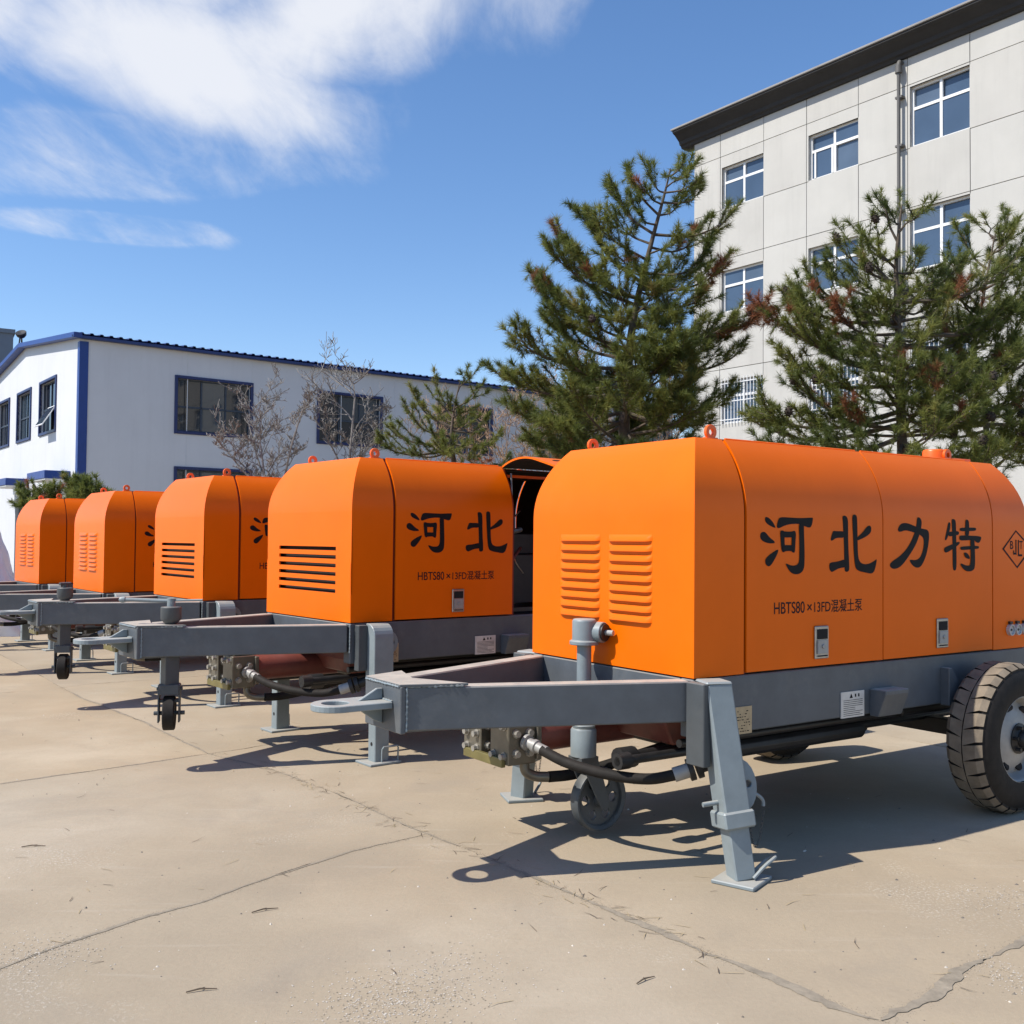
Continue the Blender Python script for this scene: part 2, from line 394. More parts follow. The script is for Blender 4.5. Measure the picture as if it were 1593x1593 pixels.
# ------------------------------------------------------------------ ground: concrete slabs with dirty joints
TR = [(0.8393, 4.6557, 0.6001, -0.0262), (-1.0758, 6.8047, 0.6816, 0.0356), (-2.7477, 9.0392, 0.668, 0.037),
      (-4.4765, 11.1349, 0.6488, -0.0171), (-6.2066, 13.3238, 0.6799, -0.0293)]
YAW = TR[0][2]
EU, EV = Vector((math.cos(YAW), math.sin(YAW), 0)), Vector((-math.sin(YAW), math.cos(YAW), 0))
def yard(u, v, z=0.): return Vector((TR[0][0], TR[0][1], 0)) + EU * u + EV * v + Vector((0, 0, z))
def build_ground():
    g = MB().add([(-400, -400, -.0028), (400, -400, -.0028), (400, 600, -.0028), (-400, 600, -.0028)], [(0, 1, 2, 3)]).mesh('ground', 'soil')
    ground = struct(ob('ground', g))
    def curve(pts):
        xs = np.array([p[0] for p in pts]); ys = np.array([p[1] for p in pts])
        o = np.argsort(xs); xs, ys = xs[o], ys[o]
        return lambda t: float(np.interp(t, xs, ys))
    def wob(seed, t, amp):
        s = 0
        rs = random.Random(seed); 
        for fq, am in ((.9, 1), (2.7, .55), (7.1, .35), (19, .28), (43, .2)):
            s += am * math.sin(t * fq * (1 + .2 * rs.random()) * 2 + rs.random() * 6.28)
        k = math.floor(t / .045); f = t / .045 - k     # jagged break
        h = lambda q: (math.sin(q * 127.1 + seed * 311.7) * 43758.5453) % 1 - .5
        return s * amp + (h(k) * (1 - f) + h(k + 1) * f) * amp * 1.6
    L1 = curve([(-9, -.4), (-1.36, -.53), (-1.32, -.55), (-1.03, -.57), (-.68, -.61), (-.23, -.62), (.51, -.66), (.71, -.67), (1.37, -.75), (2.13, -.77), (3.01, -.87), (3.65, -1.05), (5.06, -1.11), (6.71, -1.27), (11.1, -1.4), (60, -1.6)])
    U = [lambda v: -9., lambda v: -5. + .02 * v, L1, lambda v: 3.6, lambda v: 8.2]
    def rows(col):
        if col < 2:
            r = [lambda u: -8., lambda u: -3.6, curve([(-.6, 1.18), (-.78, 1.15), (-1.19, 1.1), (-1.65, .96), (-1.96, .83), (-2.23, .78), (-2.54, .67), (-2.77, .57), (-5, -.1), (-9, -.4)]),
                 curve([(-1.05, 3.65), (-1.71, 3.53), (-2.38, 3.45), (-5, 3.1), (-9, 3.0)]), lambda u: 7.38, lambda u: 11.1]
        else:
            r = [lambda u: -8., lambda u: -5.2, curve([(-.53, -1.36), (-.23, -1.34), (.03, -1.3), (.17, -1.29), (.47, -1.28), (3.5, -1.2)]),
                 curve([(-1.03, 3.65), (-.79, 3.68), (-.35, 3.81), (3.5, 4.0)]), curve([(-1.38, 7.38), (-1.07, 7.56), (-.63, 7.57), (3.5, 7.7)]), lambda u: 11.2]
        return r + [(lambda k: (lambda u: 11.1 + 3.8 * k))(k) for k in range(1, 7)]
    rnd = random.Random(5)
    def slab(cl, cr, rb, rt, ids, k):
        # corners by fixed point
        def corner(cu_, rv):
            u, v = cu_(0), 0
            for _ in range(6): v = rv(u); u = cu_(v)
            return u, v
        bl, br, tr, tl = corner(cl, rb), corner(cr, rb), corner(cr, rt), corner(cl, rt)
        g = .0016; step = .035 if k else .12
        pts = []
        def walk(p, q, vert, cf, sid, sgn):
            L = max(abs(q[0] - p[0]), abs(q[1] - p[1])); n = max(2, int(L / step))
            for i in range(n):
                t = i / n
                fade = min(1, 8 * t, 8 * (1 - t) + .1)
                if vert:
                    v = p[1] + (q[1] - p[1]) * t
                    pts.append((cf(v) + wob(sid, v, .0045) + sgn * g + max(0, wob(sid * 7 + sgn, v * 3, .0045)) * sgn * fade, v))
                else:
                    u = p[0] + (q[0] - p[0]) * t
                    pts.append((u, cf(u) + wob(sid, u, .0045) + sgn * g + max(0, wob(sid * 7 + sgn, u * 3, .0045)) * sgn * fade))
        walk(bl, br, False, rb, ids[2], 1); walk(br, tr, True, cr, ids[1], -1)
        walk(tr, tl, False, rt, ids[3], -1); walk(tl, bl, True, cl, ids[0], 1)
        z = rnd.uniform(0, .0006) if k else 0
        m = MB().prism([(p[0], p[1]) for p in pts], yard(0, 0, z - .0028), EU, EV, (0, 0, 1), .0028)
        me = m.mesh('concrete_slab', ['slabA', 'slabB', 'slabC'][rnd.randrange(3)])
        ob('concrete_slab', me, ground)
    for c in range(4):
        rr = rows(c)
        for r in range(len(rr) - 1):
            near = c in (1, 2) and r < 6
            if c == 2 and r == 1:      # the split slab at bottom right
                mid = lambda v: .16
                slab(U[2], mid, rr[1], rr[2], (102, 155, 211, 212), 1); slab(mid, U[3], rr[1], rr[2], (155, 103, 211, 212), 1)
                continue
            slab(U[c], U[c + 1], rr[r], rr[r + 1], (100 + c, 101 + c, 200 + (c // 2) * 10 + r, 201 + (c // 2) * 10 + r), near)
    # mortar dragged along the wide joints
    def strip(fn, t0, t1, w0, w1, seed, z):
        rs = random.Random(seed); n = int(abs(t1 - t0) / .03) + 2; L = []; Rr = []
        for i in range(n):
            t = i / (n - 1); q, d = fn(t0 + (t1 - t0) * t), None
            q2 = fn(t0 + (t1 - t0) * (t + .01)); d = (q2 - q).normalized(); s = Vector((-d.y, d.x, 0))
            w = (w0 + (w1 - w0) * t) * min(1, 14 * t + .15, 14 * (1 - t) + .15)
            L.append(q + s * w * (.6 + .4 * math.sin(i * .31 + seed) + rs.uniform(-.25, .25))); Rr.append(q - s * w * (.6 + .4 * math.sin(i * .23 + 2 * seed) + rs.uniform(-.25, .25)))
        poly = L + Rr[::-1]
        m = MB().add([p + Vector((0, 0, z)) for p in poly], [(i, i + 1, len(poly) - 2 - i, len(poly) - 1 - i) for i in range(n - 1)])
        ob('mortar_strip', m.mesh('mortar_strip', 'mortar'), ground)
    strip(lambda v: yard(L1(v) + wob(102, v, .0045) - .005, v), .7, -1.36, .010, .036, 3, .0018)
    strip(lambda v: yard(L1(v) + wob(102, v, .0045), v), 2.2, .9, .004, .013, 5, .0018)
    c3 = rows(2)[2]; c2 = rows(1)[2]; c1 = rows(1)[3]
    strip(lambda u: yard(u, c2(u) + wob(202, u, .0045) - .004), -3.1, -.9, .016, .010, 13, .0018)
    strip(lambda u: yard(u, c1(u) + wob(203, u, .0045) + .004), -2.6, -1.1, .014, .010, 15, .0018)
    strip(lambda v: yard(L1(v) + wob(102, v, .0045), v), 7.2, 2.5, .016, .010, 17, .0018)
    strip(lambda u: yard(u, c3(u) + wob(212, u, .0045) + .002), -.53, .75, .036, .026, 9, .0028)
    # crumbs and dirt lying along the joints
    rs = random.Random(77); m = MB()
    def crumbs(fn, t0, t1, n, sig, big):
        for _ in range(n):
            p = fn(rs.uniform(t0, t1)); p = p + Vector((rs.gauss(0, sig), rs.gauss(0, sig), 0)); r = rs.uniform(.0015, .0018) * big
            a0 = rs.uniform(0, 6.28); q = rs.uniform(.5, 1.6)
            vs = [p + Vector((r * math.cos(a0 + a) * q, r * math.sin(a0 + a), .0005)) for a in (0, 1.57, 3.14, 4.71)] + [p + Vector((0, 0, r * rs.uniform(.3, .8)))]
            m.add(vs, [(0, 1, 4), (1, 2, 4), (2, 3, 4), (3, 0, 4)], rs.choice((0, 0, 0, 1, 2)))
    crumbs(lambda u: yard(u, c2(u) + wob(202, u, .0045)), -3.3, -.8, 3000, .014, 1.0)
    crumbs(lambda u: yard(u, c1(u) + wob(203, u, .0045)), -2.8, -1.0, 1200, .014, 1.2)
    crumbs(lambda v: yard(L1(v) + wob(102, v, .0045), v), -1.36, 7.5, 5800, .017, 1.05)
    crumbs(lambda u: yard(u, c3(u) + wob(212, u, .0045)), -.53, 1.2, 1800, .022, .9)
    stuff(ob('joint_grit', m.mesh('joint_grit', ['soil', 'pebble', 'mortar'], fix=False), ground))
    # spalled patches where pale aggregate lies open
    rs = random.Random(78); m = MB()
    for (px, py, n, su, sv) in ((640, 1545, 900, .16, .05), (590, 1575, 500, .12, .04), (60, 1482, 420, .12, .04), (1560, 1400, 420, .12, .05), (700, 1500, 260, .1, .04), (1570, 1520, 300, .05, .05)):
        r = ray(px, py); c = Vector((0, 0, CAM_H)) + r * (-CAM_H / r.z)
        for _ in range(n):
            p = c + Vector((rs.gauss(0, su), rs.gauss(0, sv * 2.2), 0)); q = rs.uniform(.0012, .0042); a0 = rs.uniform(0, 6.28)
            vs = [p + Vector((q * math.cos(a0 + a) * rs.uniform(.7, 1.4), q * math.sin(a0 + a), .0012)) for a in (0, 1.57, 3.14, 4.71)] + [p + Vector((0, 0, .0012 + q * rs.uniform(.15, .5)))]
            m.add(vs, [(0, 1, 4), (1, 2, 4), (2, 3, 4), (3, 0, 4)], rs.choice((0, 0, 1)))
    stuff(ob('aggregate_chips', m.mesh('aggregate_chips', ['pebble_pale', 'mortar'], fix=False), ground))
    # small litter
    rs = random.Random(11); m = MB()
    for _ in range(520):
        u, v = rs.uniform(-4.5, 3), rs.uniform(-3, 6)
        if rs.random() < .5: v = rs.uniform(-2.6, 1.5); u = rs.uniform(-3.4, 1.2)
        p = yard(u, v); r = rs.choice((.003, .004, .005, .007)) * rs.uniform(.7, 1.3)
        vs = [p + Vector((r * math.cos(a) * rs.uniform(.7, 1.3), r * math.sin(a) * rs.uniform(.6, 1.2), 0)) for a in (0, 1.3, 2.5, 3.8, 5.1)] + [p + Vector((0, 0, r * rs.uniform(.6, 1.1)))]
        m.add(vs, [(0, 1, 5), (1, 2, 5), (2, 3, 5), (3, 4, 5), (4, 0, 5)], rs.choice((0, 0, 1)))
    stuff(tag(ob('pebbles', m.mesh('pebbles', ['pebble', 'pebble_pale'], fix=False)), 'small grey pebbles strewn over the concrete yard', 'pebbles'))
    m = MB()
    for _ in range(420):
        u, v = rs.uniform(-4, 2), rs.uniform(-2.6, 7)
        if rs.random() < .35:
            v = rs.uniform(-.9, 3.6); u = L1(v) + rs.gauss(0, .05)
        p = yard(u, v, .0045); a = rs.uniform(0, 6.28); L = rs.uniform(.015, .06)
        d = Vector((math.cos(a), math.sin(a), rs.uniform(-.03, .12))) * L; w = Vector((-math.sin(a), math.cos(a), 0)) * .0016
        k = Vector((-math.sin(a), math.cos(a), 0)) * L * rs.uniform(-.2, .2)
        m.add([p - d - w, p - d + w, p + k + w, p + k - w, p + d], [(0, 1, 2, 3), (3, 2, 4)], rs.choice((0, 1)))
    stuff(tag(ob('dry_needles', m.mesh('dry_needles', ['straw', 'twig_brown'], fix=False)), 'dry pine needles and straw scattered on the concrete', 'litter'))
    for k, (px, py, L, a) in enumerate(((311, 1543, .055, .3), (1003, 1527, .05, .7), (50, 1318, .06, .2), (410, 1418, .06, .5))):
        r = ray(px, py); p = Vector((0, 0, CAM_H)) + r * (-CAM_H / r.z)
        d = Vector((math.cos(a), math.sin(a), 0)) * L; s = Vector((-d.y, d.x, 0))
        m = MB().tube([p - d * .8 + Vector((0, 0, .0045)), p + s * .08 + Vector((0, 0, .009)), p + d + Vector((0, 0, .0045))], [.0022, .003, .0015], 5)
        m.tube([p + s * .08 + Vector((0, 0, .009)), p + d * .3 + s * .4 + Vector((0, 0, .0045))], [.002, .001], 4)
        t = ob('dry_twig', m.mesh('dry_twig', 'twig_brown'))
        tag(t, ('dry twig lying nearest the camera at the lower left', 'dry twig left of the mortar joint near the bottom centre', 'dry twig at the far left on the slab between two cross joints', 'dry twig lying just below the left cross joint')[k], 'twig', 'twigs lying on the yard')
MAT['pebble'] = paint('pebble_grey', (.16, .14, .115), .9, 0, .3, 40)
MAT['pebble_pale'] = paint('pebble_pale', (.5, .45, .38), .9, 0, .2, 40)
MAT['straw'] = paint('straw', (.36, .28, .16), .9)
MAT['twig_brown'] = paint('twig_brown', (.11, .08, .055), .9)
build_ground()
# ------------------------------------------------------------------ concrete pump trailers
# local frame: x rearwards from the hood front, y away from the near side, z up
W, ZB, ZT = 1.27, .90, 2.03
INS, ARC_H = .148, .38
ARC_T = 2 * math.atan(INS / ARC_H); ARC_R = ARC_H / math.sin(ARC_T); ZA = ZT - ARC_H
S1, S2, S3, XE = .336, 1.395, 2.449, 2.84
LEV = [(0., ZB), (0., 1.3), (0., ZA)] + [(ARC_R * (1 - math.cos(ARC_T * k / 10)), ZA + ARC_R * math.sin(ARC_T * k / 10)) for k in range(1, 11)]
BODYC = Vector((1.4, W / 2, 1.2))
GLYPH = {'he':[[(472,1652),(493,1648),(521,1630),(544,1603),(540,1597),(512,1605),(478,1619),(465,1637)],[(454,1579),(472,1576),(503,1549),(540,1531),(536,1522),(491,1522),(451,1532),(433,1548),(436,1571)],[(558,1493),(565,1489),(552,1462),(512,1415),(491,1409),(473,1419),(468,1438),(479,1454),(515,1475)],[(579,1652),(638,1651),(726,1649),(810,1654),(823,1653),(816,1625),(807,1607),(790,1602),(752,1611),(713,1622),(644,1618),(600,1608),(576,1599),(557,1596),(551,1608),(563,1641)],[(713,1627),(752,1628),(752,1598),(758,1479),(757,1411),(746,1386),(720,1371),(682,1369),(651,1380),(626,1406),(616,1423),(626,1423),(657,1413),(689,1413),(711,1422),(719,1445),(717,1564)],[(575,1583),(591,1587),(610,1581),(607,1552),(610,1512),(616,1483),(595,1477),(585,1491),(579,1541)],[(660,1582),(682,1587),(693,1576),(688,1530),(685,1479),(673,1476),(657,1483),(660,1513),(660,1553)],[(588,1583),(638,1580),(688,1584),(685,1553),(638,1552),(591,1552)],[(595,1514),(638,1514),(682,1514),(681,1483),(638,1486),(596,1482)]],'bei':[[(1067,1671),(1091,1665),(1101,1643),(1101,1524),(1112,1396),(1105,1380),(1081,1377),(1070,1387),(1067,1523),(1057,1642),(1053,1664)],[(985,1590),(1002,1588),(1077,1589),(1077,1554),(1002,1554),(978,1540),(962,1538),(960,1549),(975,1584)],[(1084,1446),(1088,1402),(1029,1398),(989,1384),(969,1377),(952,1388),(947,1414),(958,1428),(1016,1431)],[(1154,1678),(1171,1671),(1175,1644),(1178,1524),(1182,1453),(1199,1426),(1231,1416),(1274,1418),(1310,1430),(1335,1443),(1340,1439),(1331,1407),(1317,1376),(1292,1365),(1245,1372),(1181,1382),(1157,1400),(1146,1479),(1140,1568),(1133,1657),(1138,1674)],[(1164,1551),(1217,1582),(1249,1610),(1270,1622),(1288,1619),(1294,1601),(1285,1581),(1245,1560),(1164,1537)]],'li':[[(1582,1641),(1624,1638),(1684,1623),(1745,1611),(1794,1607),(1812,1591),(1811,1544),(1789,1470),(1754,1418),(1727,1397),(1692,1393),(1654,1408),(1628,1434),(1641,1440),(1684,1435),(1727,1449),(1754,1491),(1763,1538),(1754,1564),(1719,1579),(1658,1592),(1590,1601),(1548,1590),(1527,1593),(1524,1608),(1548,1634)],[(1711,1676),(1737,1666),(1744,1637),(1728,1590),(1693,1527),(1632,1465),(1556,1403),(1497,1387),(1460,1396),(1451,1414),(1476,1432),(1547,1460),(1615,1506),(1667,1569),(1693,1626),(1698,1668)]],'te':[[(1997,1652),(2020,1650),(2016,1615),(1992,1566),(1974,1547),(1960,1550),(1974,1588),(1988,1625)],[(2039,1672),(2067,1667),(2073,1637),(2076,1502),(2078,1383),(2056,1373),(2038,1384),(2038,1502),(2034,1610),(2027,1664)],[(1992,1596),(2043,1599),(2100,1603),(2104,1581),(2053,1575),(1997,1569)],[(1955,1507),(2015,1521),(2099,1543),(2113,1535),(2090,1519),(2015,1489),(1969,1476),(1953,1486)],[(2166,1672),(2200,1667),(2204,1634),(2204,1574),(2161,1573),(2164,1623)],[(2114,1622),(2195,1623),(2272,1625),(2276,1613),(2262,1605),(2194,1603),(2114,1601),(2109,1611)],[(2109,1578),(2204,1577),(2320,1575),(2330,1564),(2310,1536),(2281,1536),(2252,1552),(2185,1550),(2109,1547),(2104,1565)],[(2118,1513),(2203,1516),(2300,1519),(2305,1506),(2290,1500),(2203,1496),(2122,1492),(2113,1502)],[(2213,1557),(2257,1558),(2261,1492),(2263,1398),(2246,1376),(2203,1367),(2155,1375),(2122,1399),(2113,1413),(2122,1417),(2165,1404),(2203,1401),(2217,1415),(2218,1503)],[(2156,1481),(2189,1473),(2211,1448),(2203,1440),(2165,1448),(2148,1470)]],'logo':[[(2712,1605),(2581,1501),(2724,1395),(2877,1506)]],'logo_o':[[(2712,1616),(2560,1501),(2726,1382),(2899,1506)]]}
def shell(m, name, mats='orange', thick=.012):
    """open sheet-metal shell, faces turned outwards; the modifier gives it gauge"""
    me = m.mesh(name, [mats, 'inner_shade'], fix=False, weld=True)
    bm = bmesh.new(); bm.from_mesh(me)
    for f in bm.faces:
        f.normal_update()
        if f.normal.dot(f.calc_center_median() - BODYC) < 0: f.normal_flip()
    bm.to_mesh(me); bm.free()
    me.polygons.foreach_set('use_smooth', [True] * len(me.polygons))
    return me
def sheet(name, me, parent, loc, thick=.012):
    o = ob(name, me, parent, loc)
    md = o.modifiers.new('gauge', 'SOLIDIFY'); md.thickness = thick; md.offset = -1; md.material_offset = 1
    es = o.modifiers.new('crisp', 'EDGE_SPLIT'); es.split_angle = R(24); es.use_edge_sharp = False
    return o
def cap_mesh(slots, rear=False):
    m = MB(); fx = (lambda x: XE - x) if rear else (lambda x: x)
    end = (XE - S3 - .012) if rear else S1 - .008
    for (i0, z0), (i1, z1) in zip(LEV, LEV[1:]):
        for y in (0, 1):
            q = lambda i: i if y == 0 else W - i
            m.add([(fx(i0), q(i0), z0), (fx(end), q(i0), z0), (fx(end), q(i1), z1), (fx(i1), q(i1), z1)], [(0, 1, 2, 3)])
        if z1 > ZA + 1e-6 or not slots:
            m.add([(fx(i0), i0, z0), (fx(i0), W - i0, z0), (fx(i1), W - i1, z1), (fx(i1), i1, z1)], [(0, 1, 2, 3)])
    if slots:   # flat front with six cut openings
        zs = [ZB]
        for k in range(6): z = 1.09 + k * .0585; zs += [z, z + .026]
        zs.append(ZA); ys = [0, .21, 1.07, W]
        for a in range(len(zs) - 1):
            for b in range(3):
                if b == 1 and a % 2 == 1: continue
                m.add([(0, ys[b], zs[a]), (0, ys[b + 1], zs[a]), (0, ys[b + 1], zs[a + 1]), (0, ys[b], zs[a + 1])], [(0, 1, 2, 3)])
    m.add([(fx(INS), INS, ZT), (fx(INS), W - INS, ZT), (fx(end), W - INS, ZT), (fx(end), INS, ZT)], [(0, 1, 2, 3)])
    return shell(m, 'hood_cap')
def side_mesh(x0, x1, far=False, zlo=ZB + .006):
    m = MB(); d = -.004; lv = [(0., zlo)] + LEV[1:]
    q = (lambda i: W - i - d) if far else (lambda i: i + d)
    for (i0, z0), (i1, z1) in zip(lv, lv[1:]):
        m.add([(x0, q(i0), z0), (x1, q(i0), z0), (x1, q(i1), z1), (x0, q(i1), z1)], [(0, 1, 2, 3)])
    return shell(m, 'side_door')
def louver_mesh(w):
    m = MB(); n = 7; h, d = .034, .020; secs = []
    for j, (t, k) in enumerate(((0, 0), (.035, .62), (.09, .92), (.16, 1), (.84, 1), (.91, .92), (.965, .62), (1, 0))):
        row = []
        for a in range(n):
            f = a / (n - 1); row.append((-d * k * math.sin(f * math.pi / 2) ** .9 - .0005, t * w, h * (1 - f) + (1 - k) * .003))
        secs.append(row)
    for j in range(len(secs) - 1):
        for a in range(n - 1):
            m.add([secs[j][a], secs[j + 1][a], secs[j + 1][a + 1], secs[j][a + 1]], [(0, 1, 2, 3)])
    me = m.mesh('louver', 'orange', weld=True, fix=True, smooth=50)
    return me
def text_mesh(txt, width, height, mat, weight=0.):
    cu_ = bpy.data.curves.new('lettering', 'FONT'); cu_.body = txt; cu_.fill_mode = 'FRONT'; cu_.offset = weight
    o = bpy.data.objects.new('lettering', cu_); COL.objects.link(o)
    bpy.context.view_layer.update()
    dg = bpy.context.evaluated_depsgraph_get()
    me = bpy.data.meshes.new_from_object(o.evaluated_get(dg)); bpy.data.objects.remove(o)
    co = np.array([v.co[:] for v in me.vertices]); lo, hi = co.min(0), co.max(0)
    s = np.array([width / (hi[0] - lo[0]), height / (hi[1] - lo[1])])
    for v in me.vertices: v.co = ((v.co.x - lo[0]) * s[0], 0, (v.co.y - lo[1]) * s[1])
    me.materials.clear(); me.materials.append(MAT[mat]); me.update()
    return me
def glyph_mesh(key):
    m = MB()
    for k, st in enumerate(GLYPH[key]):
        p = chaikin([(x / 1000, z / 1000) for x, z in st], 2)
        y = -.0052 - .00025 * k
        m.add([(x, y, z) for x, z in p], [list(range(len(p)))])
    return m.mesh('lettering', 'ink', fix=False)
def tyre_mesh():
    m = MB(); Rr, w = .415, .235; n = 44
    prof = [(.235, .02), (.24, .0), (.285, -.008), (.34, -.004), (.375, .008), (.398, .028), (.40, .075), (.402, w / 2), (.40, w - .075), (.398, w - .028), (.375, w - .008), (.34, w + .004), (.285, w + .008), (.24, w), (.235, w - .02)]
    m.lathe(prof, (0, 0, 0), (0, 1, 0), n, 0, [0] * 14)
    N = 30
    for row in (0, 1):
        for k in range(N):
            a0 = 2 * math.pi * (k + .5 * row) / N; da = 2 * math.pi / N * .405
            y_in, y_out = (w / 2 - .003, .012) if row == 0 else (w / 2 + .003, w - .012)
            sk = .05
            vs = []
            for r in (0, 1):
                for y, sh, rr in ((y_in, sk, .4175), (y_in + (y_out - y_in) * .7, 0, .4165), (y_out, -.012, .394)):
                    for sgn in (-1, 1):
                        wd = da * (1.23 if y == y_in else 1.0)
                        a = a0 + sh * (1 if row else 1) + sgn * wd; rad = rr if r else rr - .022
                        vs.append((rad * math.cos(a), y, rad * math.sin(a)))
            b = 6
            m.add(vs, [(b, b + 1, b + 3, b + 2), (b + 2, b + 3, b + 5, b + 4)], 1)
            m.add(vs, [(0, 1, b + 1, b), (4, b + 4, b + 5, 5), (0, b, b + 2, 2), (2, b + 2, b + 4, 4), (1, 3, b + 3, b + 1), (3, 5, b + 5, b + 3)], 0)
    return m.mesh('tyre', ['rubber', 'tread'], smooth=35)
def rim_mesh():
    m = MB()
    m.lathe([(.238, .0), (.246, .004), (.246, .012), (.232, .016), (.222, .03), (.215, .06), (.20, .075), (.17, .062), (.13, .04), (.085, .035), (.085, .03)], (0, 0, 0), (0, 1, 0), 40)
    m.lathe([(.238, .23), (.22, .215), (.2, .12), (.17, .1), (.0, .1)], (0, 0, 0), (0, 1, 0), 32, 1)
    m2 = MB()
    return m.mesh('rim', ['rim', 'hole_shade'], smooth=40)
def hole_mesh():
    return MB().lathe([(.0, -.0075), (.024, -.0075), (.029, -.004), (.031, .004)], (0, 0, 0), (0, 1, 0), 14).mesh('hand_hole', 'hole_shade')
def hub_mesh():
    m = MB(); m.lathe([(.0, -.05), (.045, -.05), (.05, -.042), (.05, -.01), (.065, 0), (.085, .004), (.085, .045)], (0, 0, 0), (0, 1, 0), 20)
    for k in range(6):
        a = 2 * math.pi * k / 6; m.cyl((.068 * math.cos(a), .02, .068 * math.sin(a)), (.068 * math.cos(a), -.028, .068 * math.sin(a)), .011, 6)
    return m.mesh('hub', 'black', smooth=35)

def build_trailer(idx, label, style):
    x0, y0, yaw, dz = TR[idx]
    T = empty('concrete_pump_trailer', (x0, y0, 0), yaw)
    tag(T, label, 'pump trailer', 'orange concrete pump trailers parked in a row')
    D = (0, 0, dz)
    P = lambda name, key, fn, parent=T, loc=D, rot=(0, 0, 0): ob(name, cached(key, fn), parent, loc, rot)
    slot = style['slots']
    # ---- hood
    cap = sheet('hood_front', cached('cap%d' % slot, lambda: cap_mesh(slot)), T, D)
    if slot:
        P('slot_shade_sheet', 'gback', lambda: MB().span((.05, .1, 1.0), (.055, 1.17, 1.5)).mesh('slot_shade_sheet', 'inner_shade'), cap, (0, 0, 0))  # near-black sheet added behind the slots to paint in their shade
    else:
        for c, (ya, wd) in enumerate(((.285, .325), (.68, .335))):
            lm = cached('louver%d' % c, lambda: louver_mesh(wd))
            for k in range(9): ob('louver', lm, cap, (0, ya, 1.132 + k * .0492))
    sheet('hood_rear', cached('capr', lambda: cap_mesh(0, True)), T, D)
    for k, (a, b) in enumerate(((S1 + (.014 if slot else .006), S2 - .004), (S2 + .004, S3 - .005))):
        opened = style.get('open') and k == 1
        me = cached(('door', k, slot), lambda: side_mesh(a, b))
        dr = sheet('side_door', me, T, D, .014)
        if opened:   # swung up about its roof hinge
            hinge = Vector((0, INS, ZT))
            dr.matrix_local = Matrix.Translation(Vector(D)) @ Matrix.Translation(hinge) @ Matrix.Rotation(R(-74), 4, 'X') @ Matrix.Translation(-hinge)
            dr['label'] = 'side door swung up open on its roof hinge'
        xl = (.83, 1.876)[k]
        la = P('door_latch', 'latch', lambda: MB().box((.0525, -.009, .08), (.105, .012, .165)).mesh('door_latch', 'steel', .004), dr, (xl, 0, .944))
        P('latch_recess_shade', 'latchr', lambda: MB().box((.0525, -.0165, .122), (.078, .004, .05)).mesh('latch_recess_shade', 'hole_shade'), la, (0, 0, 0))  # proud dark box painted as the shaded recess
        P('latch_paddle', 'latchp', lambda: MB().box((.0525, -.018, .058), (.08, .008, .07)).cyl((.0525, -.02, .06), (.0525, -.028, .06), .011, 12).box((.0525, -.0165, .012), (.08, .004, .008), None, 1).mesh('latch_paddle', ['rim', 'hole_shade'], .001), la, (0, 0, 0))
        fm = cached(('fdoor', k), lambda: side_mesh(a, b, True))
        sheet('side_door', fm, T, D, .014)
        for key in (('he', 'bei'), ('li', 'te'))[k]:
            P('lettering', key, lambda: glyph_mesh(key), dr, (0, 0, 0))
        if k == 0:
            for tk, tx, tw, th_, tz in (('HBTS80', .534, .226, .058, 0), ('×', .779, .036, .034, .010), ('13FD混凝土泵', .833, .383, .066, -.004)):
                P('lettering', tk, lambda: text_mesh(tk, tw, th_, 'ink_small', .006), dr, (tx, -.0052, 1.176 + tz))
        P('hinge_strip', ('hs', k), lambda: MB().tube([(a + .02, INS + .012, ZT + .004), (b - .02, INS + .012, ZT + .004)], .006, 6).mesh('hinge_strip', 'orange'), T)
    P('roof_panel', 'roof', lambda: MB().add([(S1 - .05, INS + .005, ZT - .015), (S3 + .05, INS + .005, ZT - .015), (S3 + .05, W - INS - .005, ZT - .015), (S1 - .05, W - INS - .005, ZT - .015), (S1 - .05, W / 2, ZT - .014), (S3 + .05, W / 2, ZT - .014)], [(0, 1, 5, 4), (4, 5, 2, 3)]).mesh('roof_panel', 'orange'), T)
    P('roof_shade_sheet', 'roofshade', lambda: MB().span((S1 + .02, INS + .02, ZT - .03), (S3 - .02, W - INS - .02, ZT - .022)).mesh('roof_shade_sheet', 'inner_shade'))  # added dark sheet, paints the shade under the roof
    def seam(x):   # inner frame arch seen in the gap between two doors
        m = MB(); pts = [(x, .022 + i, z) for i, z in LEV[:1] + LEV[2:]]
        for p, q in zip(pts, pts[1:]): m.beam(p, q, .05, .012, (0, -1, 0) if p[2] < ZA else (0, -.7, .7))
        return m.mesh('door_post', 'post')
    for k, x in enumerate((S1, S2, S3)): P('door_post', ('post', k), lambda: seam(x))
    # diamond emblem and gauges on the rear cap
    def logo():
        m = MB(); o, i = GLYPH['logo_o'][0], GLYPH['logo'][0]
        vs = [(x / 1000, -.0012, z / 1000) for x, z in o] + [(x / 1000, -.0012, z / 1000) for x, z in i]
        m.add(vs, [(a, (a + 1) % 4, 4 + (a + 1) % 4, 4 + a) for a in range(4)]); return m.mesh('emblem', 'ink_small', fix=False)
    em = P('emblem', 'logo', logo)
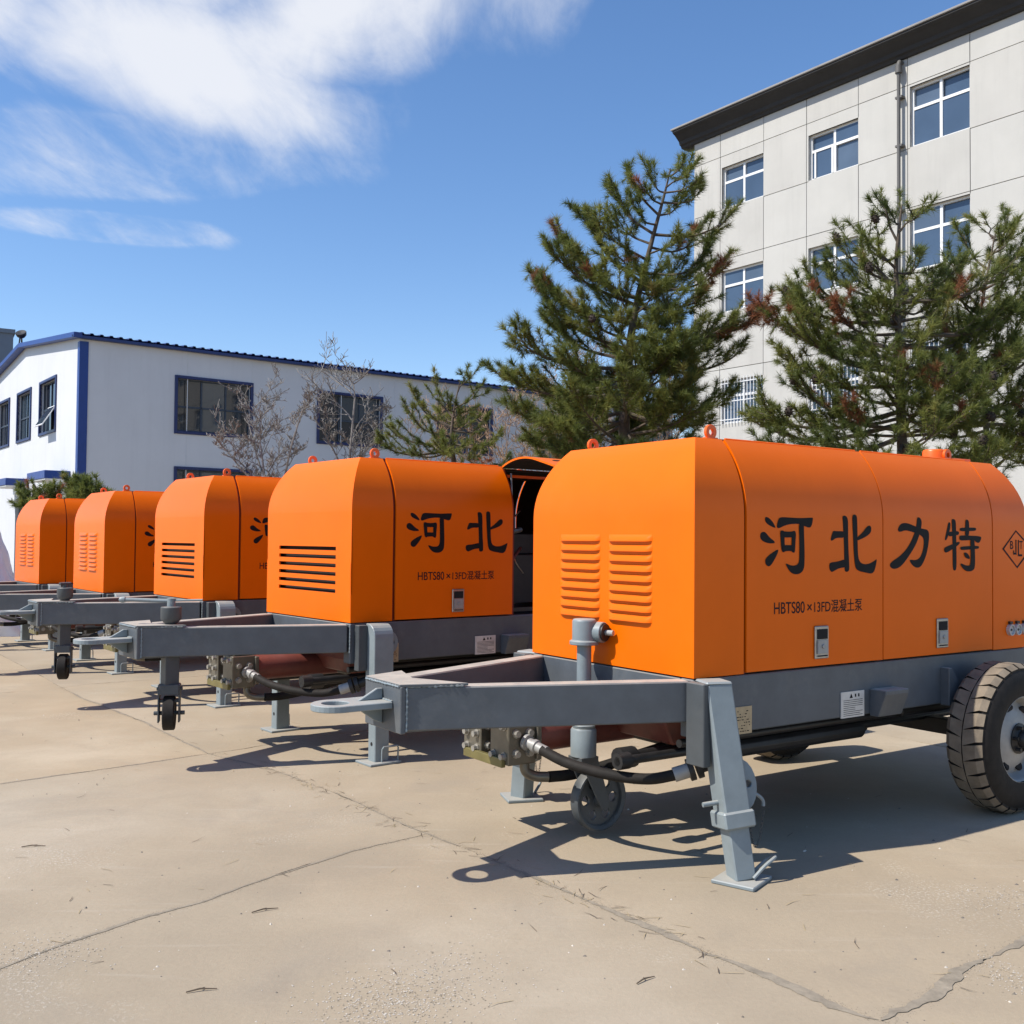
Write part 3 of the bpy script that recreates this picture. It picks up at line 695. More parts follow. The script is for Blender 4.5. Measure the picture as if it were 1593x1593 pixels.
    def jl():
        m = MB()
        def s(pts, w, y):
            for p, q in zip(pts, pts[1:]): m.beam((p[0], y, p[1]), (q[0], y, q[1]), .0004, w, (0, 0, 1) if abs(p[0] - q[0]) > abs(p[1] - q[1]) else (1, 0, 0))
        s([(2.712, 1.556), (2.712, 1.47)], .012, -.0014); s([(2.718, 1.472), (2.682, 1.472)], .012, -.0016); s([(2.686, 1.466), (2.686, 1.492)], .010, -.0018)
        s([(2.740, 1.556), (2.740, 1.458)], .012, -.0014); s([(2.734, 1.462), (2.782, 1.462)], .012, -.0016)
        return m.mesh('emblem_letter', 'ink_small', fix=False)
    P('emblem_letter', 'jl', jl, em, (0, 0, 0))
    P('emblem_letter', 'eb', lambda: text_mesh('B', .034, .05, 'ink_small', .01), em, (2.648, -.0013, 1.5))
    P('emblem_letter', 'et', lambda: text_mesh('T', .036, .05, 'ink_small', .01), em, (2.752, -.0013, 1.5))
    for k in range(3):
        gg = P('gauge', 'gauge', lambda: MB().lathe([(.0, -.012), (.026, -.012), (.027, -.02), (.034, -.02), (.036, 0)], (0, 0, 0), (0, 1, 0), 20).box((0, -.008, .044), (.03, .014, .014), None, 1).cyl((0, -.012, 0), (0, -.016, 0), .007, 8, 1).mesh('gauge', ['glass_gauge', 'black'], smooth=40), T, (2.637 + .077 * k, 0, 1.012 + dz))
    # lifting eyes
    def lug():
        n = 20; o = [(.037 * math.cos(t), max(.037 * math.sin(t), -.034)) for t in [2 * math.pi * k / n for k in range(n)]]
        return MB().ringplate(o, circle(.015, n), (0, -.009, .036), (1, 0, 0), (0, 0, 1), (0, 1, 0), .018).box((.0, 0, .004), (.08, .03, .010)).mesh('lifting_eye', 'orange_lug', .002)
    for lx, ly in ((.28, INS + .03), (.28, W - INS - .03), (2.32, INS + .06), (2.32, W - INS - .06)):
        P('lifting_eye', 'lug', lug, T, (lx, ly, ZT + dz))
    P('exhaust_cap', 'exh', lambda: MB().lathe([(.068, -.02), (.068, .06), (.062, .072), (.0, .076)], (2.30, .28, ZT), (0, 0, 1), 20).span((2.36, .2, ZT - .02), (2.56, .42, ZT + .022)).mesh('exhaust_cap', 'orange_lug', .002, 35))
    # ---- engine bay behind the doors
    if style.get('open'):
        P('engine_block', 'eng', lambda: MB().span((1.5, .42, .95), (2.2, .86, 1.35)).span((1.55, .5, 1.35), (2.15, .78, 1.52)).cyl((1.44, .62, 1.15), (1.5, .62, 1.15), .16, 20).cyl((1.42, .5, 1.42), (1.5, .5, 1.42), .07, 14).mesh('engine_block', 'black', .008))
        P('air_filter', 'airf', lambda: MB().lathe([(0, 0), (.09, 0), (.1, .02), (.1, .3), (.09, .32), (0, .32)], (1.50, .3, 1.0), (.0, .05, 1), 18).mesh('air_filter', 'orange_lug', smooth=40))
        P('coolant_pipe', 'cool', lambda: MB().tube(smoothpath([(1.45, .42, 1.2), (1.46, .3, 1.35), (1.55, .32, 1.5), (1.8, .4, 1.55)]), .022, 8).tube(smoothpath([(1.44, .3, 1.0), (1.5, .24, 1.2), (1.62, .26, 1.33), (1.8, .4, 1.4)]), .014, 8, 1).mesh('coolant_pipe', ['steel', 'red'], smooth=40))
        P('gas_strut', 'strut', lambda: MB().cyl((1.44, .06, 1.55), (1.47, .12, 1.98), .008, 8).mesh('gas_strut', 'steel'))
        P('bay_rail', 'bayr', lambda: MB().span((1.40, .2, 1.955), (2.44, .23, 1.975)).mesh('bay_rail', 'orange_lug'))
        P('bay_sill', 'bays', lambda: MB().span((1.42, .04, .92), (2.44, .07, .95)).mesh('bay_sill', 'black'))
        P('wiring', 'wire', lambda: MB().tube(smoothpath([(1.45, .2, 1.6), (1.52, .22, 1.45), (1.6, .3, 1.5), (1.65, .28, 1.3), (1.75, .3, 1.2)]), .006, 6).tube(smoothpath([(1.44, .25, 1.7), (1.6, .3, 1.62), (1.75, .35, 1.7)]), .006, 6).mesh('wiring', 'steel', smooth=40))
        P('bay_floor', 'bayf', lambda: MB().span((.4, .1, .86), (2.6, W - .1, .89)).mesh('bay_floor', 'black'))
    # ---- chassis
    for far in (0, 1):
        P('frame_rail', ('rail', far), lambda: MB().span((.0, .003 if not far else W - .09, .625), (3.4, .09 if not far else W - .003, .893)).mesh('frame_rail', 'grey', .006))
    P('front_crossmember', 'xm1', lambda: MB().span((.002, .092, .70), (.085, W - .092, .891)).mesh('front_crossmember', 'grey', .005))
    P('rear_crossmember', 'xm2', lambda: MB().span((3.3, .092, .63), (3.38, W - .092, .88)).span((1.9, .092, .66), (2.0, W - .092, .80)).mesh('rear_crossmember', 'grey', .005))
    TY = .66
    for far in (0, 1):
        a, b = ((0, .052, .795), (-1.215, TY - .118, .795)) if not far else ((0, W - .052, .795), (-1.215, TY + .118, .795))
        P('drawbar_beam', ('beam', far), lambda: MB().beam(a, b, .10, .186).mesh('drawbar_beam', 'grey', .006))
    P('nose_plate', 'nose', lambda: MB().span((-1.25, TY - .17, .69), (-1.222, TY + .17, .893)).mesh('nose_plate', 'grey', .004))
    P('nose_gusset', 'noseg', lambda: MB().prism([(-1.252, TY - .165), (-1.252, TY + .165), (-1.02, TY + .25), (-1.10, TY), (-.97, TY - .27)], (0, 0, .8915), (1, 0, 0), (0, 1, 0), (0, 0, 1), .012).prism([(-1.24, TY - .14), (-1.24, TY + .14), (-.98, TY + .2), (-.98, TY - .2)], (0, 0, .692), (1, 0, 0), (0, 1, 0), (0, 0, 1), .01).mesh('nose_gusset', 'grey', .002))
    def eye():
        n = 28; cx = -1.475; outer = []
        for k in range(n):
            t = 2 * math.pi * k / n; x, y = math.cos(t), math.sin(t)
            if x > .35: outer.append((.222, .11 * y / .94 * 1.0))
            else: outer.append((.105 * x, .105 * y))
        return MB().ringplate(outer, circle(.058, n), (cx, TY, .793), (1, 0, 0), (0, 1, 0), (0, 0, 1), .028).prism([(-1.252, .821), (-1.252, .87), (-1.28, .87), (-1.37, .821)], (0, TY - .008, 0), (1, 0, 0), (0, 0, 1), (0, 1, 0), .016).prism([(-1.252, .793), (-1.252, .715), (-1.29, .73), (-1.38, .793)], (0, TY - .008, 0), (1, 0, 0), (0, 0, 1), (0, 1, 0), .016).mesh('tow_eye', 'grey_lit', .003)
    P('tow_eye', 'eye', eye)
    def weld(paths):
        m = MB(); rs = random.Random(12)
        for a, b in paths:
            a, b = Vector(a), Vector(b); n = max(6, int((b - a).length / .008))
            m.tube([a.lerp(b, k / n) + Vector((rs.gauss(0, .0008), rs.gauss(0, .0008), rs.gauss(0, .0008))) for k in range(n + 1)], [.0048 + .0018 * math.sin(k * 2.1) + rs.uniform(-.0008, .0008) for k in range(n + 1)], 5)
        return m
    for wk, (wa, wb) in enumerate((((-.004, -.001, .70), (-.004, -.001, .885)), ((-1.221, TY - .172, .70), (-1.221, TY - .172, .89)), ((-1.2525, TY - .16, .893), (-1.2525, TY + .16, .893)), ((-.99, TY - .262, .892), (-1.22, TY - .168, .892)), ((-1.2535, TY - .1, .823), (-1.2535, TY + .1, .823)))):
        P('weld_bead', ('weld', wk), lambda: weld([(wa, wb)]).mesh('weld_bead', 'grey_lit', smooth=60))
    # plates on the frame
    pl = P('warning_plate', 'wplate', lambda: MB().span((1.048, -.0025, .622), (1.237, .0025, .756)).mesh('warning_plate', 'plate_white'))
    def warn():
        m = MB(); m.add([(1.115, -.0032, .722), (1.142, -.0032, .722), (1.1285, -.0032, .746)], [(0, 1, 2)])
        for x in (1.158, 1.185): m.span((x, -.0034, .726), (x + .011, -.003, .742))
        rs = random.Random(4)
        for k in range(9): m.span((1.066, -.0034, .632 + k * .0098), (1.222 - rs.choice((0, 0, .02, .06)), -.003, .6345 + k * .0098))
        return m.mesh('print', 'ink', fix=False)
    P('print', 'warn', warn, pl, (0, 0, 0))
    pt = P('data_plate', 'dplate', lambda: MB().span((.229, -.0025, .617), (.382, .0025, .746)).mesh('data_plate', 'plate_tan'))
    def dat():
        m = MB(); rs = random.Random(8)
        for r in range(8):
            x = .24 + rs.uniform(0, .02)
            while x < .365:
                w = rs.uniform(.004, .016)
                if rs.random() < .6: m.span((x, -.0034, .628 + r * .0135), (min(x + w, .373), -.003, .632 + r * .0135))
                x += w + rs.uniform(.004, .012)
        return m.mesh('print', 'ink', fix=False)
    P('print', 'dat', dat, pt, (0, 0, 0))
    P('step_bracket', 'stepb', lambda: MB().prism([(0, .615), (0, .757), (-.10, .757), (-.10, .735), (-.055, .615)], (1.29, .004, 0), (0, 1, 0), (0, 0, 1), (1, 0, 0), .20).mesh('step_bracket', 'grey', .004))
    P('axle_bracket', 'axb', lambda: MB().prism([(1.93, .83), (1.96, .83), (2.08, .69), (2.08, .62), (1.93, .62)], (0, -.05, 0), (1, 0, 0), (0, 0, 1), (0, 1, 0), .055).mesh('axle_bracket', 'grey', .003))
    # ---- running gear
    P('axle', 'axle', lambda: MB().beam((2.25, -.05, .42), (2.25, W + .05, .42), .09, .09).cyl((1.75, .15, .55), (2.65, .15, .55), .03).cyl((1.75, W - .15, .55), (2.65, W - .15, .55), .03).mesh('axle', 'black', .005), T, (0, 0, 0))
    for far in (0, 1):
        wy = -.30 if not far else W + .30
        wh = P('wheel', 'tyre', tyre_mesh, T, (2.25, wy, .4165), (0, .13, math.pi if far else 0))
        wh['label'] = 'road wheel with dusty treaded tyre and silver rim'
        rm = P('rim', 'rim', rim_mesh, wh, (0, 0, 0)); [P('hand_hole', 'hole', hole_mesh, rm, (.165 * math.cos(.4 + a * math.pi / 4), .0605, .165 * math.sin(.4 + a * math.pi / 4)), (.5 * math.sin(.4 + a * math.pi / 4), 0, -.5 * math.cos(.4 + a * math.pi / 4))) for a in range(8)]; P('hub', 'hub', hub_mesh, wh, (0, .02, 0))
    # ---- pump underneath
    P('oil_cylinder', 'oilc', lambda: MB().lathe([(0, 0), (.09, 0), (.09, 2.3), (0, 2.3)], (-.28, .895, .53), (1, 0, 0), 24).lathe([(0, 0), (.09, 0), (.09, 2.3), (0, 2.3)], (-.28, 1.12, .53), (1, 0, 0), 24).mesh('oil_cylinder', 'red', smooth=40))
    P('pump_body', 'pumpb', lambda: MB().prism([(.32, .60), (.38, .45), (.9, .42), (1.72, .44), (1.78, .60)], (0, .33, 0), (1, 0, 0), (0, 0, 1), (0, 1, 0), .62).cyl((.5, .30, .47), (1.6, .30, .47), .05, 12).mesh('pump_body', 'black', .01))
    P('oil_tank', 'oilt', lambda: MB().prism([(.25, .50), (.2, .6), (.2, .7), (1.9, .7), (1.9, .55), (1.7, .50)], (0, .4, 0), (1, 0, 0), (0, 0, 1), (0, 1, 0), .5).mesh('oil_tank', 'red', .01))
    def pipes():
        m = MB()
        for y, z, r, xa, xb in ((.30, .49, .022, -.2, 2.6), (.46, .46, .03, -.05, 2.6), (.2, .56, .02, .1, 2.6), (1.1, .42, .03, -.1, 2.5)): m.cyl((xa, y, z), (xb, y, z), r, 10)
        m.cyl((-.06, .46, .46), (.04, .46, .46), .052, 12); m.cyl((-.2, .3, .49), (-.13, .3, .49), .04, 10)
        return m.mesh('hydraulic_pipe', 'black', smooth=40)
    P('hydraulic_pipe', 'pipes', pipes)
    def block(yc):
        m = MB().box((-.385, yc, .515), (.17, .165, .225)).box((-.385, yc, .65), (.13, .12, .045)).box((-.29, yc, .52), (.03, .2, .2))
        return m.mesh('valve_block', 'brass', .005)
    for k, yc in enumerate((.895, 1.15)):
        vb = P('valve_block', ('vb', k), lambda: block(yc))
        bolt = lambda: MB().lathe([(.023, 0), (.023, .006), (.017, .006), (.016, .026), (0, .026)], (0, 0, 0), (-1, 0, 0), 8).mesh('bolt', 'bolt_zinc')
        for yy in (-.045, .045):
            for zz in (-.075, .0, .075):
                if zz or k: P('bolt', 'bolt', bolt, vb, (-.469, yc + yy, .52 + zz))
        for xx in (-.425, -.345):
            for zz in (-.05, .05): P('bolt', 'bolt', bolt, vb, (xx, yc - .082, .51 + zz), (0, 0, math.pi / 2))
    P('yellow_bar', 'ybar', lambda: MB().box((-.48, 1.02, .415), (.025, .36, .045)).mesh('tie_bar', 'ybar', .002)).name = 'tie_bar'
    P('hose_fitting', 'hfit', lambda: MB().lathe([(0, 0), (.042, 0), (.042, .016), (.028, .02), (.028, .05), (.034, .055), (.034, .075), (.026, .08), (.026, .14), (0, .14)], (-.365, .81, .515), (.2, -.9, -.2), 16).mesh('hose_fitting', 'rim', smooth=35))
    HP = [(-.345, .70, .49), (-.31, .57, .455), (-.25, .44, .43), (-.17, .31, .415), (-.08, .20, .415), (0.01, .12, .44)]
    hz = P('hydraulic_hose', 'hose', lambda: MB().tube(smoothpath(HP), .026, 12).mesh('hydraulic_hose', 'rubber', smooth=40))
    def hprint():
        m = MB(); pp = smoothpath(HP, 40); rs = random.Random(2); i = 20
        while i < 150:
            L = rs.randrange(2, 7)
            for j in range(i, min(i + L, len(pp) - 2)):
                d = (pp[j + 1] - pp[j]).normalized(); s = d.cross(Vector((0, 0, 1))).normalized(); o = (s * -.6 if (s * -1).y > 0 else s * .6) + Vector((0, 0, .8)); o = o.normalized() * .0266; t = d.cross(o).normalized() * .0035
                m.add([pp[j] + o - t, pp[j + 1] + o - t, pp[j + 1] + o + t, pp[j] + o + t], [(0, 1, 2, 3)])
            i += L + rs.randrange(1, 5)
        return m.mesh('hose_print', 'plate_white', fix=False)
    P('hose_print', 'hprint', hprint, hz, (0, 0, 0))
    P('hose_coupling', 'coup', lambda: MB().cyl((-.0, .128, .438), (.06, .085, .462), .034, 14, 0).cyl((.055, .09, .46), (.075, .076, .468), .052, 14, 1).cyl((.085, .07, .472), (.105, .056, .48), .052, 14, 1).cyl((.1, .06, .478), (.2, .0, .52), .032, 12, 1).mesh('hose_coupling', ['rim', 'black'], smooth=35))
    P('lower_hose', 'lhose', lambda: MB().tube(smoothpath([(-.34, .86, .41), (-.335, .85, .355), (-.29, .83, .33), (-.23, .80, .325)]), .026, 12, 1).tube(smoothpath([(-.23, .80, .325), (-.1, .78, .325), (.05, .74, .35), (.2, .66, .40), (.4, .6, .45)]), .028, 12, 0).mesh('lower_hose', ['rubber', 'brass'], smooth=40))
    # ---- support legs
    if style['splay']:
        for far in (0, 1):
            sg = -1 if not far else 1; yo = 0 if not far else W
            q = lambda x, y, z: Vector((x, yo + sg * y, z))
            top, foot = q(.05, .075, .885 + dz), q(.085, .215, .012)
            d = (foot - top).normalized(); hintx = Vector((.94, sg * .34, 0))
            col_ = top + d * .60
            br = ob('leg_bracket', MB().span((-.052, yo + sg * .002, .52 + dz), (-.005, yo + sg * .115, .89 + dz)).mesh('leg_bracket', 'grey_dark', .004), T)
            m = MB().beam(top, top + d * .575, .125, .125, hintx).box(top + Vector((.0, 0, .006)), (.13, .13, .016), (0, 0, .35 * -sg * -1))
            lg = ob('support_leg', m.mesh('support_leg', 'grey_lit', .008), T)
            lg['label'] = 'splayed square support leg with foot plate'
            ob('leg_collar', MB().beam(top + d * .56, top + d * .635, .15, .15, hintx).mesh('leg_collar', 'grey_lit', .008), lg)
            ob('inner_tube', MB().beam(top + d * .6, foot, .098, .098, hintx).mesh('inner_tube', 'grey_lit', .006), lg)
            ob('foot_plate', MB().box((foot.x, foot.y, .009), (.21, .20, .018), (0, 0, .35 * sg * -1)).mesh('foot_plate', 'grey_lit', .004), lg)
            ax = Vector((.94, -sg * -.34, 0)).normalized()
            n = 20; ez = (-d).normalized(); exx = (ax - ez * ax.dot(ez)).normalized(); nn = ez.cross(exx)
            cen = top + d * .46 + exx * .06
            ob('pivot_lug', MB().ringplate([(.075 * max(math.cos(t), -.1), .115 * math.sin(t)) for t in [2 * math.pi * k / n for k in range(n)]], [(.032 + .016 * math.cos(t), .016 * math.sin(t)) for t in [2 * math.pi * k / n for k in range(n)]], cen - nn * .012, exx, ez, nn, .024).mesh('pivot_lug', 'grey_lit', .003), lg)
            pin = top + d * .52
            ob('locking_pin', MB().cyl(pin - exx * .135 , pin + exx * .08, .011, 10).tube(smoothpath([pin + exx * .08, pin + exx * .12 + Vector((0, 0, .012)), pin + exx * .16 - Vector((0, 0, .02)), pin + exx * .165 - Vector((0, 0, .05))], 4), .008, 8).mesh('locking_pin', 'grey_lit', smooth=40), lg)
            m = MB()
            a, b = pin + exx * .085, pin + exx * .165 - Vector((0, 0, .05)); N = 26
            pts = [a.lerp(b, k / N) + Vector((0, 0, -.18 * (1 - (2 * k / N - 1) ** 2) - .02)) for k in range(N + 1)]
            for k in range(N):
                p, q2 = pts[k], pts[k + 1]; dd = (q2 - p).normalized(); o = (exx if k % 2 else nn); o = (o - dd * o.dot(dd)).normalized() * .0042
                mid, h = (p + q2) / 2, dd * (q2 - p).length * .62
                m.tube([mid - h + o * .4, mid - h * .7 + o, mid + h * .7 + o, mid + h - o * .0, mid + h * .7 - o, mid - h * .7 - o, mid - h - o * .2], .0013, 4)
            ob('chain', m.mesh('chain', 'grey_dark'), lg)
            f1 = foot + exx * .03
            ob('foot_handle', MB().tube(smoothpath([f1 + nn * .055 * -sg * -1 + Vector((0, 0, .005)), f1 + exx * .06 + nn * .05 * sg + Vector((0, 0, .05)), f1 + exx * .12 + nn * .03 * sg + Vector((0, 0, .075)), f1 + exx * .12 - nn * .03 * sg + Vector((0, 0, .06)), f1 + exx * .05 - nn * .04 * sg + Vector((0, 0, .012))], 5), .008, 8).mesh('foot_handle', 'grey_lit', smooth=40), lg)
    else:
        for far in (0, 1):
            sg = -1 if not far else 1; yo = 0 if not far else W
            ys = lambda y: yo + sg * y
            ztop = .895 + dz; hb = .50 + dz
            pr = [(ys(.035), hb), (ys(.035), ztop)] + [(ys(.06 + .09 * math.sin(t)), ztop - .09 + .09 * math.cos(t)) for t in [k * math.pi / 2 / 6 for k in range(7)]] + [(ys(.15), hb)]
            lg = ob('support_leg', MB().prism(pr, (.10, 0, 0), (0, 1, 0), (0, 0, 1), (1, 0, 0), .15).mesh('support_leg', 'grey_lit', .004), T)
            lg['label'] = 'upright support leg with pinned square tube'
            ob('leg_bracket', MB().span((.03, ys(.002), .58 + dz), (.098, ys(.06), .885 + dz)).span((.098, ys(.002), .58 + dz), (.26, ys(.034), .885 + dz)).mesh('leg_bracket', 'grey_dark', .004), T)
            tube = ob('inner_tube', MB().span((.12, ys(.048), .012), (.23, ys(.138), hb + .05)).mesh('inner_tube', 'grey_lit', .005), lg)
            for z in (.13, .27, .41): ob('pin_hole', cached('pinhole', lambda: MB().cyl((-.001, 0, 0), (.002, 0, 0), .013, 12).mesh('pin_hole', 'hole_shade')), tube, (.1195, ys(.093), z))
            ob('foot_plate', MB().box((.175, ys(.093), .008), (.24, .2, .016)).mesh('foot_plate', 'grey_lit', .003), lg)
            ob('foot_handle', MB().tube([(.16, ys(.16), .012), (.16, ys(.165), .10), (.165, ys(.17), .115), (.275, ys(.17), .115), (.285, ys(.165), .10), (.285, ys(.16), .012)], .006, 8).mesh('foot_handle', 'grey_lit', smooth=40), lg)
            n = 18
            ob('pivot_lug', MB().ringplate([(.25 + .085 * max(math.cos(t), 0), .085 * math.sin(t)) for t in [2 * math.pi * k / n for k in range(n)]], [(.285 + .02 * math.cos(t), .02 * math.sin(t)) for t in [2 * math.pi * k / n for k in range(n)]], (0, ys(.07), .76 + dz), (1, 0, 0), (0, 0, 1), (0, 1, 0), .016).mesh('pivot_lug', 'grey_lit', .002), lg)
    # ---- jockey wheel
    if style['jack'] == 'gear':
        jx, jy = -.1, .68
        post = P('jack_post', 'jpost', lambda: MB().cyl((jx, jy, .6), (jx, jy, 1.03), .037, 20).lathe([(.0, 0), (.066, 0), (.066, .13), (.06, .14), (.0, .14)], (jx, jy, .44), (0, 0, 1), 24).lathe([(.055, 0), (.06, .015), (.03, .05)], (jx, jy, .58), (0, 0, 1), 20).mesh('jack_post', 'grey_lit', smooth=35))
        gb = P('jack_gearbox', 'jgear', lambda: MB().lathe([(.0, 0), (.075, 0), (.075, .02), (.062, .022), (.062, .12), (.055, .13), (0, .13)], (jx, jy, 1.0), (0, 0, 1), 20).cyl((jx + .03, jy - .0, 1.065), (jx + .06, jy - .085, 1.065), .052, 20).mesh('jack_gearbox', 'grey_lit', .003, 40), post, (0, 0, 0))
        P('gear_shaft', 'jshaft', lambda: MB().cyl((jx + .058, jy - .08, 1.065), (jx + .063, jy - .095, 1.065), .044, 18, 1).cyl((jx + .063, jy - .095, 1.065), (jx + .078, jy - .135, 1.065), .014, 10).mesh('gear_shaft', ['rim', 'black'], smooth=35), gb, (0, 0, 0))
        fork = P('jockey_fork', 'jfork', lambda: MB().prism([(-.055, .42), (.055, .42), (.13, .2), (.115, .155), (.08, .165)], (jx, jy - .055, 0), (1, 0, 0), (0, 0, 1), (0, 1, 0), .01).prism([(-.055, .42), (.055, .42), (.13, .2), (.115, .155), (.08, .165)], (jx, jy + .045, 0), (1, 0, 0), (0, 0, 1), (0, 1, 0), .01).span((jx - .055, jy - .055, .415), (jx + .055, jy + .055, .44)).mesh('jockey_fork', 'grey_dark', .002), post, (0, 0, 0))
        def jwheel():
            m = MB(); c = (0, 0, 0)
            m.lathe([(.15, -.032), (.158, -.03), (.16, -.024), (.16, .024), (.158, .03), (.15, .032), (.135, .024), (.132, .01)], c, (0, 1, 0), 36, 0)
            m.lathe([(.132, -.01), (.135, -.024), (.15, -.032)], c, (0, 1, 0), 36, 0)
            n = 60   # web with six round holes: rings of small plates
            for k in range(6):
                a = 2 * math.pi * k / 6
                hole = [(.088 * math.cos(a) + .026 * math.cos(t + a), .088 * math.sin(a) + .026 * math.sin(t + a)) for t in [2 * math.pi * j / 16 for j in range(16)]]
                outer = []
                for j in range(16):
                    t = 2 * math.pi * j / 16
                    # wedge outline matched to hole points
                    x, y = math.cos(t), math.sin(t)
                    rr = .088 + (.0455 if x > 0 else .05) * max(-1, min(1, x * 1.5)); an = a + (math.pi / 6) * max(-1, min(1, y * 1.5))
                    outer.append((rr * math.cos(an), rr * math.sin(an)))
                m.ringplate(outer, hole, (0, -.008, 0), (1, 0, 0), (0, 0, 1), (0, 1, 0), .016)
            m.lathe([(0, -.05), (.022, -.05), (.03, -.045), (.04, -.02), (.04, .02), (.03, .045), (0, .05)], c, (0, 1, 0), 18, 0)
            return m.mesh('jockey_wheel', 'grey_dark', smooth=35)
        ob('jockey_wheel', cached('jwheel', jwheel), T, (jx + .1, jy, .165 + (.02 if dz < 0 else dz)))['label'] = 'cast jockey wheel with round holes'
    else:
        jx, jy = -1.03, .50
        post = P('jack_post', 'j2post', lambda: MB().span((jx - .045, jy - .045, .50), (jx + .045, jy + .045, .905)).lathe([(.03, 0), (.06, .03), (.065, .04), (.065, .115), (0, .12)], (jx, jy, .9), (0, 0, 1), 20).mesh('jack_post', 'grey_dark', .004, 40))
        if style['jack'] == 'crank':
            P('crank_handle', 'crank', lambda: MB().cyl((jx, jy, 1.01), (jx, jy, 1.07), .026, 12).tube([(jx + .02, jy, 1.05), (jx - .24, jy + .17, 1.06)], .013, 8).lathe([(0, -.026), (.018, -.016), (.021, 0), (.016, .018), (0, .026)], (jx - .25, jy + .177, 1.06), (-.8, .6, 0), 10).tube([(jx, jy, 1.055), (jx + .16, jy - .12, 1.06)], .007, 8).mesh('crank_handle', 'grey_lit', smooth=40), post, (0, 0, 0))
        else:
            P('crank_handle', 'crank2', lambda: MB().cyl((jx, jy, 1.01), (jx, jy, 1.045), .02, 10).tube([(jx - .05, jy - .02, 1.05), (jx + .05, jy + .02, 1.05)], .013, 10).mesh('crank_handle', 'grey_dark', smooth=40), post, (0, 0, 0))
        fork = P('jockey_fork', 'j2fork', lambda: MB().span((-.06, -.06, .46), (.06, .06, .52)).span((-.05, -.068, .28), (.03, -.058, .52)).span((-.05, .058, .28), (.03, .068, .52)).span((-.03, -.058, .405), (.03, .058, .425)).cyl((0, -.095, .335), (0, .095, .335), .014, 8).cyl((0, -.08, .49), (0, .08, .49), .012, 8).mesh('jockey_fork', 'grey_dark', .002), post, (jx, jy, 0), (0, 0, 1.12))
        P('jockey_wheel', 'j2wheel', lambda: MB().lathe([(0, -.03), (.05, -.03), (.06, -.024), (.085, -.028), (.104, -.036), (.11, -.03), (.11, .03), (.104, .036), (.085, .028), (.06, .024), (.05, .03), (0, .03)], (0, 0, 0), (0, 1, 0), 28).mesh('jockey_wheel', 'rubber', smooth=40), fork, (0, 0, .335))
    return T
MAT['inner_shade'] = paint('inner_shade_black', (.014, .013, .013), .9)  # near-black inner faces: shade inside the hood put into the colour
MAT['bolt_zinc'] = paint('bolt_zinc', (.36, .34, .30), .4, .5, .15, 20)
MAT['ybar'] = paint('yellow_zinc', (.20, .17, .065), .45, .4, .15, 14)
build_trailer(0, 'nearest orange pump trailer with two louvre columns, road wheel and whole lettered side in view', dict(slots=0, splay=True, jack='gear'))
build_trailer(1, 'second orange pump trailer from the front, slotted grille, its rear side door swung up open', dict(slots=1, splay=False, jack='crank', open=True))
build_trailer(2, 'third orange pump trailer from the front, six-slot grille, doors closed', dict(slots=1, splay=False, jack='tee'))
build_trailer(3, 'fourth orange pump trailer from the front, with two columns of pressed louvres', dict(slots=0, splay=False, jack='tee'))
build_trailer(4, 'farthest orange pump trailer at the left end, beside the white plastic sheet', dict(slots=0, splay=False, jack='tee'))
# ------------------------------------------------------------------ buildings
MAT['panel'] = paint('pale_render_panel', (.49, .48, .447), .85, 0, .05, .9, .15, 30, 0, 0, .2, streak=.2)
MAT['panel2'] = paint('pale_render_panel_b', (.475, .463, .43), .85, 0, .06, .7, .15, 30, 0, 0, .2, streak=.32)
MAT['core'] = paint('joint_dark', (.16, .16, .155), .9)
MAT['cornice'] = paint('dark_cornice', (.026, .025, .025), .75, 0, .2, 2)
MAT['cornice_top'] = paint('grey_coping', (.27, .26, .25), .9, 0, .15, 2)
MAT['pvc'] = paint('white_pvc', (.74, .74, .73), .4, 0, .04, 3)
MAT['pipe'] = paint('shadow_grey_drainpipe', (.11, .105, .098), .55, 0, .12, 2)  # pipe colour darkened to carry its shadow
MAT['white_clad'] = paint('white_cladding', (.62, .63, .645), .6, 0, .04, .6, 0, 30, 0, 0, .3, streak=.18)
MAT['blue'] = paint('blue_trim', (.008, .042, .22), .42, 0, .08, 3)
MAT['navy'] = paint('navy_window_trim', (.006, .018, .10), .42, 0, .08, 3)
MAT['blue_roof'] = paint('blue_roof_sheet', (.012, .035, .15), .45, 0, .1, 2)
MAT['far_grey'] = paint('far_grey_render', (.17, .20, .24), .9, 0, .06, .5)
def glass(name, col, rough=.04, spec=.6, var=.15):
    m, nt, p = new_mat(name)
    n = nnoise(nt, .8, 4, .5)
    nt.links.new(nramp(nt, n, [(.3, tuple(c * (1 - var) for c in col)), (.7, tuple(c * (1 + var) for c in col))]), p.inputs['Base Color'])
    p.inputs['Roughness'].default_value = rough; p.inputs['Specular IOR Level'].default_value = spec
    nbump(nt, p, nnoise(nt, .6, 2, .5), .04, .05)
    return m
MAT['glass_blue'] = glass('office_glass', (.06, .095, .15))
MAT['glass_blue2'] = glass('office_glass_curtained', (.085, .12, .17))
MAT['glass_dark'] = glass('workshop_glass', (.016, .019, .025), .03, .7)
MAT['glass_dark2'] = glass('workshop_glass_clear', (.03, .045, .06), .03, .8)

